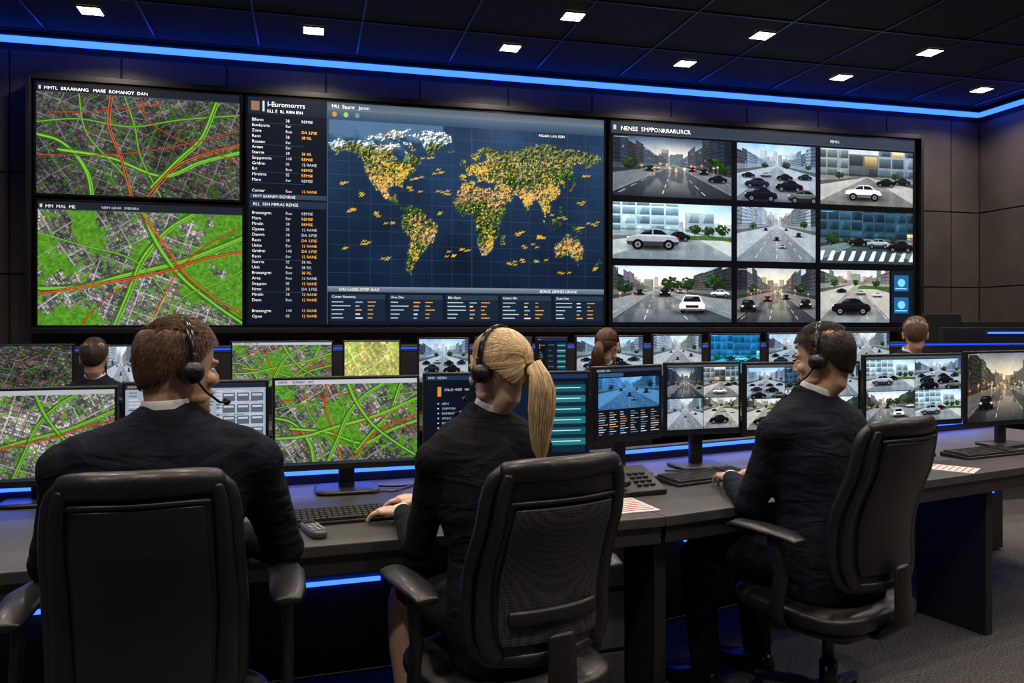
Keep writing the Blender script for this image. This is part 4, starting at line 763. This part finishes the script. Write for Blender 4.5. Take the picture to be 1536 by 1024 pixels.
    if female:
        g=Geo(); g.tube([(0,-.02,.575),(0,.15,.575),(0,.32,.565),(0,.42,.555)],[(.17,.085),(.165,.08),(.15,.072),(.135,.062)],n=24)
        obj(g,'skirt',suit,e,voxel=.010,sm=5)
        g=Geo()
        for sg in (-1,1):
            g.tube([(sg*.07,.3,.565),(sg*.075,.45,.56),(sg*.08,.475,.50),(sg*.085,.46,.38),(sg*.085,.43,.22),(sg*.085,.41,.10),(sg*.085,.43,.055)],[.06,.054,.050,.049,.038,.028,.028],n=16)
        obj(g,'legs',skin,e,voxel=.008,sm=5)
        g=Geo()
        for sg in (-1,1): g.tube([(sg*.085,.39,.06),(sg*.085,.44,.045),(sg*.085,.54,.024),(sg*.085,.58,.02)],[(.027,.03),(.032,.026),(.036,.018),(.018,.012)],n=14,side=(1,0,0)); g.box((sg*.085,.385,.025),(.02,.02,.05))
        obj(g,'shoes',MAT['shoe'],e)
    else:
        g=Geo(); g.tube([(0,-.07,.56),(0,.06,.56)],[(.175,.08),(.17,.085)],n=24)
        for sg in (-1,1): g.tube([(sg*.09,.0,.565),(sg*.12,.2,.57),(sg*.14,.42,.565),(sg*.145,.46,.50),(sg*.145,.44,.34),(sg*.145,.42,.2),(sg*.145,.41,.10)],[.085,.082,.070,.066,.062,.058,.056],n=18)
        obj(g,'trousers',suit,e,voxel=.011,sm=5,disp=.010)
        for sg in (-1,1):
            obj(Geo().tube([(sg*.145,.37,.06),(sg*.147,.43,.055),(sg*.15,.53,.036),(sg*.152,.61,.028)],[(.036,.05),(.040,.048),(.046,.034),(.034,.022)],n=16,side=(1,0,0)),'shoe_'+('left' if sg<0 else 'right'),MAT['shoe'],e)
    g=Geo(); rings=[]
    for z,yf,yb,w in HEADP:
        cy=(yf+yb)/2; ry=(yf-yb)/2; n=32; rg=[]
        for i in range(n):
            a=2*math.pi*i/n; c,s=math.cos(a),math.sin(a); e_=.88 if s<0 else .82
            rg.append((w*abs(c)**.95*math.copysign(1,c)*(1.0 if s<0 else 1-.10*s),cy+ry*abs(s)**e_*math.copysign(1,s),z))
        rings.append(rg)
    g.loft(rings,Mh)
    fs=.9 if female else 1
    g.tube([(0,.084,.020),(0,.094,.0),(0,.104,-.018),(0,.106,-.028)],[(.008,.008),(.009,.009),(.011*fs,.011),(.013*fs,.010)],n=12,M=Mh)
    for s in (-1,1):
        g.ell((s*.011*fs,.096,-.031),(.008,.010,.007),Mh,10); g.ell((s*.033,.080,.023),(.021,.012,.007),Mh,12); g.ell((s*.042,.066,-.022),(.022,.020,.020),Mh,12); g.ell((s*.046,.03,-.070),(.012,.034,.014),Mh,12)
        g.ell((s*.031,.0765,.0115),(.015,.0095,.0055),Mh,12); g.ell((s*.031,.0760,-.0065),(.014,.0085,.0045),Mh,12)
        er=Matrix.Rotation(s*math.radians(-20),3,'Z'); g.ell((s*.077,-.008,-.004),(.006,.017,.031),Mh,14,er); g.ell((s*.080,-.012,.012),(.006,.017,.016),Mh,12,er)
    g.ell((0,.088,-.058),(.022,.010,.012),Mh,12); g.ell((0,.083,-.104),(.018,.013,.013),Mh,12)
    nl=[base-up*.05,base+up*.02,nb,Vector(Mh@Vector((0,-.034,-.02)))]
    g.tube(nl,[rn+.002,rn-.002,rn-.003,rn],n=22)
    obj(g,'head',skin,e,voxel=.0040,sm=3)
    obj(Geo().tube([(-.022,.088,-.060),(-.010,.0965,-.0575),(0,.0985,-.0585),(.010,.0965,-.0575),(.022,.088,-.060)],[(.002,.002),(.004,.0035),(.0045,.0035),(.004,.0035),(.002,.002)],n=8,M=Mh).tube([(-.019,.088,-.064),(0,.0975,-.0665),(.019,.088,-.064)],[.002,.0052,.002],n=8,M=Mh),'lips',MAT['lip'],e)
    ge=Geo(); gi=Geo(); gb=Geo()
    for s in (-1,1):
        ge.ell((s*.031,.0735,.003),(.0120,.0105,.0080),Mh,14); gi.ell((s*.031,.0828,.003),(.0050,.0026,.0050),Mh,12); gb.tube([(s*.016,.092,.022),(s*.03,.0925,.028),(s*.048,.081,.024)],[.002,.0028,.0015],n=6,M=Mh)
    obj(ge,'eyes',MAT['eye'],e); obj(gi,'irises',MAT['iris'],e); obj(gb,'eyebrows',hair[0],e)
    az=[0,30,58,72,84,96,112,135,160,180]; el=[34,33,26,2,-8,2,-16,-42,-50,-52]
    if female: el=[34,33,24,4,0,-4,-12,-36,-48,-50]
    def hl(t): t=abs((math.degrees(t)+180)%360-180); return math.radians(np.interp(t,az,el))
    def dirv(t,ph): return Vector((math.sin(t)*math.cos(ph),math.cos(t)*math.cos(ph),math.sin(ph)))
    rings=[]; n=48
    for j in range(13):
        u_=j/12; rg=[]
        for i in range(n):
            t=2*math.pi*i/n; lo=hl(t); ph=lo+(math.radians(89)-lo)*u_
            if female: kk=1.0+(.035 if u_>.02 else -.02)
            else: kk=(1.010+.040*max(0,math.sin(ph))**1.3) if u_>.02 else .985
            rg.append(Mh@hairE(dirv(t,ph),kk))
        rings.append(rg)
    obj(Geo().loft(rings,cap=False),'hair_cap',hair[0],e)
    cu=bpy.data.curves.new('hair_strands','CURVE'); cu.dimensions='3D'; cu.bevel_resolution=0; cu.bevel_depth=.0007 if female else .00065; cu.use_fill_caps=False
    rr=random.Random(int(x*100)+500)
    def spl(pts,rad):
        s=cu.splines.new('POLY'); s.points.add(len(pts)-1)
        for i,p in enumerate(pts): s.points[i].co=(*p,1); s.points[i].radius=rad*(1-.7*(i/(len(pts)-1))**2)
        s.material_index=rr.choice((0,0,1,1,2))
    for m_ in hair: cu.materials.append(m_)
    if female:
        tie=Vector((0,-.98,-.02)).normalized(); tp=hairE(tie,1.10)
        for _ in range(int(3200*hq)):
            t=rr.uniform(-math.pi,math.pi); ph=hl(t)+rr.uniform(0,.05)+ (rr.random()**2)*1.1; ph=min(ph,1.5); a=dirv(t,ph); pts=[]
            off=rr.uniform(1.030,1.062)
            for i in range(9):
                f=i/8; d=a.lerp(tie,f)
                if d.length<.25: d=a.slerp(tie,f) if a.dot(tie)>-.98 else d+Vector((0,0,.5))
                d=d.normalized(); d=(d+Vector((0,0,.25*math.sin(math.pi*f)*(1 if a.z>0 else -.1)))).normalized()
                pts.append(Mh@(hairE(d,off+.03*math.sin(math.pi*f)) if i<8 else tp+Vector((rr.gauss(0,.006),0,rr.gauss(0,.006)))))
            spl(pts,1.)
        for _ in range(int(140*hq)):
            s=rr.choice((-1,1)); t=s*rr.uniform(.8,1.35); a=hairE(dirv(t,.3),1.05); lc=rr.uniform(.6,1.2); pts=[Mh@(a+Vector((s*.003*i*lc,-.003*i,-.012*i))) for i in range(7)]; spl(pts,.8)
        tp0=Mh@Vector((0,-.112,-.004)); bk=(Mh.to_3x3()@Vector((0,-1,0))).normalized(); bk.z=0; bk.normalize(); sdv=bk.cross(Vector((0,0,1)))
        path=[tp0+bk*b_*hs+Vector((0,0,z_))*hs for b_,z_ in ((0,0),(.024,.006),(.046,-.012),(.056,-.055),(.054,-.11),(.050,-.17),(.048,-.225),(.052,-.27))]; rad=[.012,.022,.032,.040,.042,.036,.025,.007]
        obj(Geo().tube(path,[r*.74*hs for r in rad],n=14,side=tuple(sdv)),'ponytail_core',hair[0],e)
        for _ in range(int(2400*hq)):
            a=rr.uniform(0,6.283); q=rr.uniform(.66,1.06); w=rr.uniform(-.7,.7); en=rr.choice((6,7,8,8)); wob=rr.uniform(0,6.28); pts=[]
            for i,(p,r) in enumerate(zip(path[:en],rad[:en])): pts.append(p+(sdv*(math.cos(a+w*i*.15)*r*q+.003*math.sin(wob+i*1.3)*(i>2))+bk*(math.sin(a+w*i*.15)*r*q*.8+.003*math.cos(wob+i*1.1)*(i>2))+Vector((0,0,math.sin(a)*r*q if i<2 else 0)))*hs)
            spl(pts,1.)
        obj(Geo().tube([tp0+bk*.004,tp0+bk*.022+Vector((0,0,.005))],[.020*hs,.019*hs],n=16),'hair_tie',MAT['black'],e)
    else:
        for _ in range(int(8000*hq)):
            t=rr.uniform(-math.pi,math.pi); lo=hl(t); ph=math.asin(rr.uniform(math.sin(lo),.9995))
            a=dirv(t,ph); topf=max(0,a.z); L=.007+.022*topf**1.1; base_=hairE(a,1.0+.035*topf)
            fl=Vector((rr.gauss(.25,.3),.5+rr.gauss(0,.25),-.1)) if topf>.72 else Vector((rr.gauss(0,.15),-.35+rr.gauss(0,.2),-.9))
            nrm=Vector((a.x,a.y,a.z)); fl=(fl-nrm*fl.dot(nrm)).normalized(); v1=base_+nrm*L*(.20+.22*topf)+fl*L*.5; v2=v1+fl*L*.6+nrm*L*.03*topf
            spl([Mh@base_,Mh@v1,Mh@v2],1.15)
    o=bpy.data.objects.new('hair_strands',cu); bpy.context.scene.collection.objects.link(o); o.parent=e
    if headset:
        g=Geo(); pts=[Vector((math.sin(t)*.0945,-.008,.0+ .020+math.cos(t)*.118)) for t in np.linspace(-1.62,1.62,26)]
        g.tube(pts,[(.010,.004)]*26,n=10,side=(0,1,0),M=Mh); obj(g,'headband',MAT['gloss'],e)
        g=Geo(); g2=Geo()
        for s in (-1,1):
            g.tube([(s*.080,-.006,-.004),(s*.096,-.006,-.004)],[.031,.029],n=24,side=(0,0,1),M=Mh); g2.tube([(s*.098,-.006,-.004),(s*.106,-.006,-.004)],[.022,.019],n=24,side=(0,0,1),M=Mh)
            g.tube([(s*.095,-.006,.04),(s*.100,-.006,.0)],[(.010,.006),(.010,.006)],n=8,M=Mh)
        obj(g,'ear_cups',MAT['black'],e); obj(g2,'ear_cup_caps',MAT['gloss'],e)
        s=1 if headyaw<0 else -1
        g=Geo(); g.tube([(s*.103,.0,-.02),(s*.102,.03,-.052),(s*.088,.075,-.078),(s*.052,.112,-.080)],.0032,n=8,M=Mh); g.ell((s*.046,.116,-.079),(.012,.010,.010),Mh,12); obj(g,'microphone_boom',MAT['black'],e)
    return e
chair(-.815,1.84,17,top=1.075,hw=.178,armz=.76,aw=.285)
person('seated_man',-.84,1.86,17,(266,554,1.92),-42,(-1.02,2.16,.80),(-.80,2.22,.80),MAT['suit'],MAT['skin'],HB,hs=.94,lean=.06,pitch=-4,neck=.155,sw=1.04,polev=(.6,-.2,-.7))
chair(-.01,2.18,30,top=1.045,mesh=True,hw=.20)
person('seated_woman',-.02,2.18,33,(750,556,2.30),48,(-.345,2.50,.795),(-.31,2.68,.795),MAT['suitb'],MAT['skin2'],HY_,female=True,hs=.95,lean=.16,fdl=(-.8,.45,0),fdr=(-.9,.25,0),neck=.17,polev=(.25,-.5,-.8))
chair(1.08,2.72,33,top=1.075,hw=.195)
person('seated_man',1.07,2.72,33,(1236,540,2.80),50,(.83,3.02,.80),(1.0,3.13,.80),MAT['suit'],MAT['skin'],HD,hs=.98,pole=.5,lean=.10,neck=.165)
# ------------------------------------------------------------ second row
RV=5.55; e=empty('control_desk',T((2.1,RV,0)))
sbox('desktop',(0,-.1,.73),(9.6,.85,.04),MAT['desk'],e,.004); sbox('modesty_panel',(0,.25,.36),(9.5,.03,.7),MAT['deskdark'],e); sbox('screen_rail',(0,.32,.95),(9.5,.03,.5),MAT['deskdark'],e,.004); sbox('led_strip',(0,.30,1.215),(9.4,.012,.012),MAT['ledlow'],e)
for i in range(6): sbox(f'leg_{i+1}',(-4.7+i*1.88,-.1,.355),(.04,.7,.71),MAT['deskdark'],e)
def rmon(px0,px1,py,m,h=.33):
    a,b=uw(px0,RV),uw(px1,RV); zt=zw((px0+px1)/2,py,RV); w=b-a; e=empty('computer_monitor',T(((a+b)/2,RV,.75))); zc=zt-h/2-.75
    sbox('housing',(0,0,zc),(w,.024,h),MAT['black'],e,.005); quadplane('display',w-.024,h-.03,m,e,-.0135,zc+.004); sbox('neck',(0,.04,zc/2),(.06,.03,zc),MAT['black'],e); obj(Geo().rbox((0,.03,.008),(.22,.17,.016),e=5),'foot',MAT['black'],e)
ym=citymap(300,200,55,.0,None,.5); ym.a=ym.a*np.array([1.0,.95,.6],np.float32)+np.array([.34,.34,.20]); ym=scrmat('display_terrain',ym)
dk=citymap(300,200,66,.0,[('r',[(.5,.2),(.55,.5),(.5,.9)])],.3); dk=scrmat('display_night',dk); cy=mkfeed(5,300,200); cy.a=cy.a*np.array([.6,1.2,1.4],np.float32)+np.array([.0,.1,.15]); cy=scrmat('display_cyan',cy); lt=scrmat('display_street',mkfeed(1,300,200)); lt2=scrmat('display_street',mkfeed(4,300,200)); dui=scrmat('display_table',darkui(),.8)
for a,b,y_,m in ((-60,112,516,dk),(158,206,517,lt2),(346,500,511,mm3),(514,601,510,ym),(626,704,506,lt),(712,798,505,dk),(803,851,505,dui),(862,965,503,lt),(977,1053,501,lt2),(1063,1140,500,cy),(1150,1223,499,lt),(1262,1334,497,lt2)): rmon(a,b,y_,m)
e=empty('partition_console',T((0,0,0)))
for px0,px1,v_,zt in ((1384,1440,6.9,1.50),(1441,1600,6.9,1.42),(1410,1600,6.2,1.36)):
    a,b=uw(px0,v_),min(uw(px1,v_),U1-.1); sbox('panel',((a+b)/2,v_,zt/2),(b-a-.01,.05,zt),MAT['deskdark'],e,.005)
sbox('led_strip',((uw(1478,6.2)+7.0)/2,6.165,1.31),(7.0-uw(1478,6.2),.012,.016),MAT['led'],e)
def back(px,d,hp,hy,hair,fem,yaw=14):
    X,Y=Q(px,d); chair(X,Y,yaw,top=.98)
    person('seated_woman' if fem else 'seated_man',X,Y,yaw,(px,hp,d+.06),hy,(X-.15,Y+.42,.80),(X+.15,Y+.42,.80),MAT['suit'],MAT['skin'],hair,female=fem,hs=.93,hq=.4,headset=False)
back(141,4.72,538,20,HD,False); back(911,5.15,519,-30,HR,True); back(1373,5.25,503,-25,HB,False)
# ------------------------------------------------------------ world, camera
w=bpy.data.worlds.new('World'); bpy.context.scene.world=w; w.use_nodes=True; w.node_tree.nodes['Background'].inputs[0].default_value=(.01,.015,.03,1); w.node_tree.nodes['Background'].inputs[1].default_value=.3
cam=bpy.data.cameras.new('camera'); co=bpy.data.objects.new('camera',cam); bpy.context.scene.collection.objects.link(co); cam.lens=28; cam.sensor_width=36; cam.shift_y=-24/1536; cam.clip_start=.05
co.location=(0,0,H); co.rotation_euler=(math.radians(90),0,-A0); bpy.context.scene.camera=co
bpy.context.scene.view_settings.view_transform='Standard'
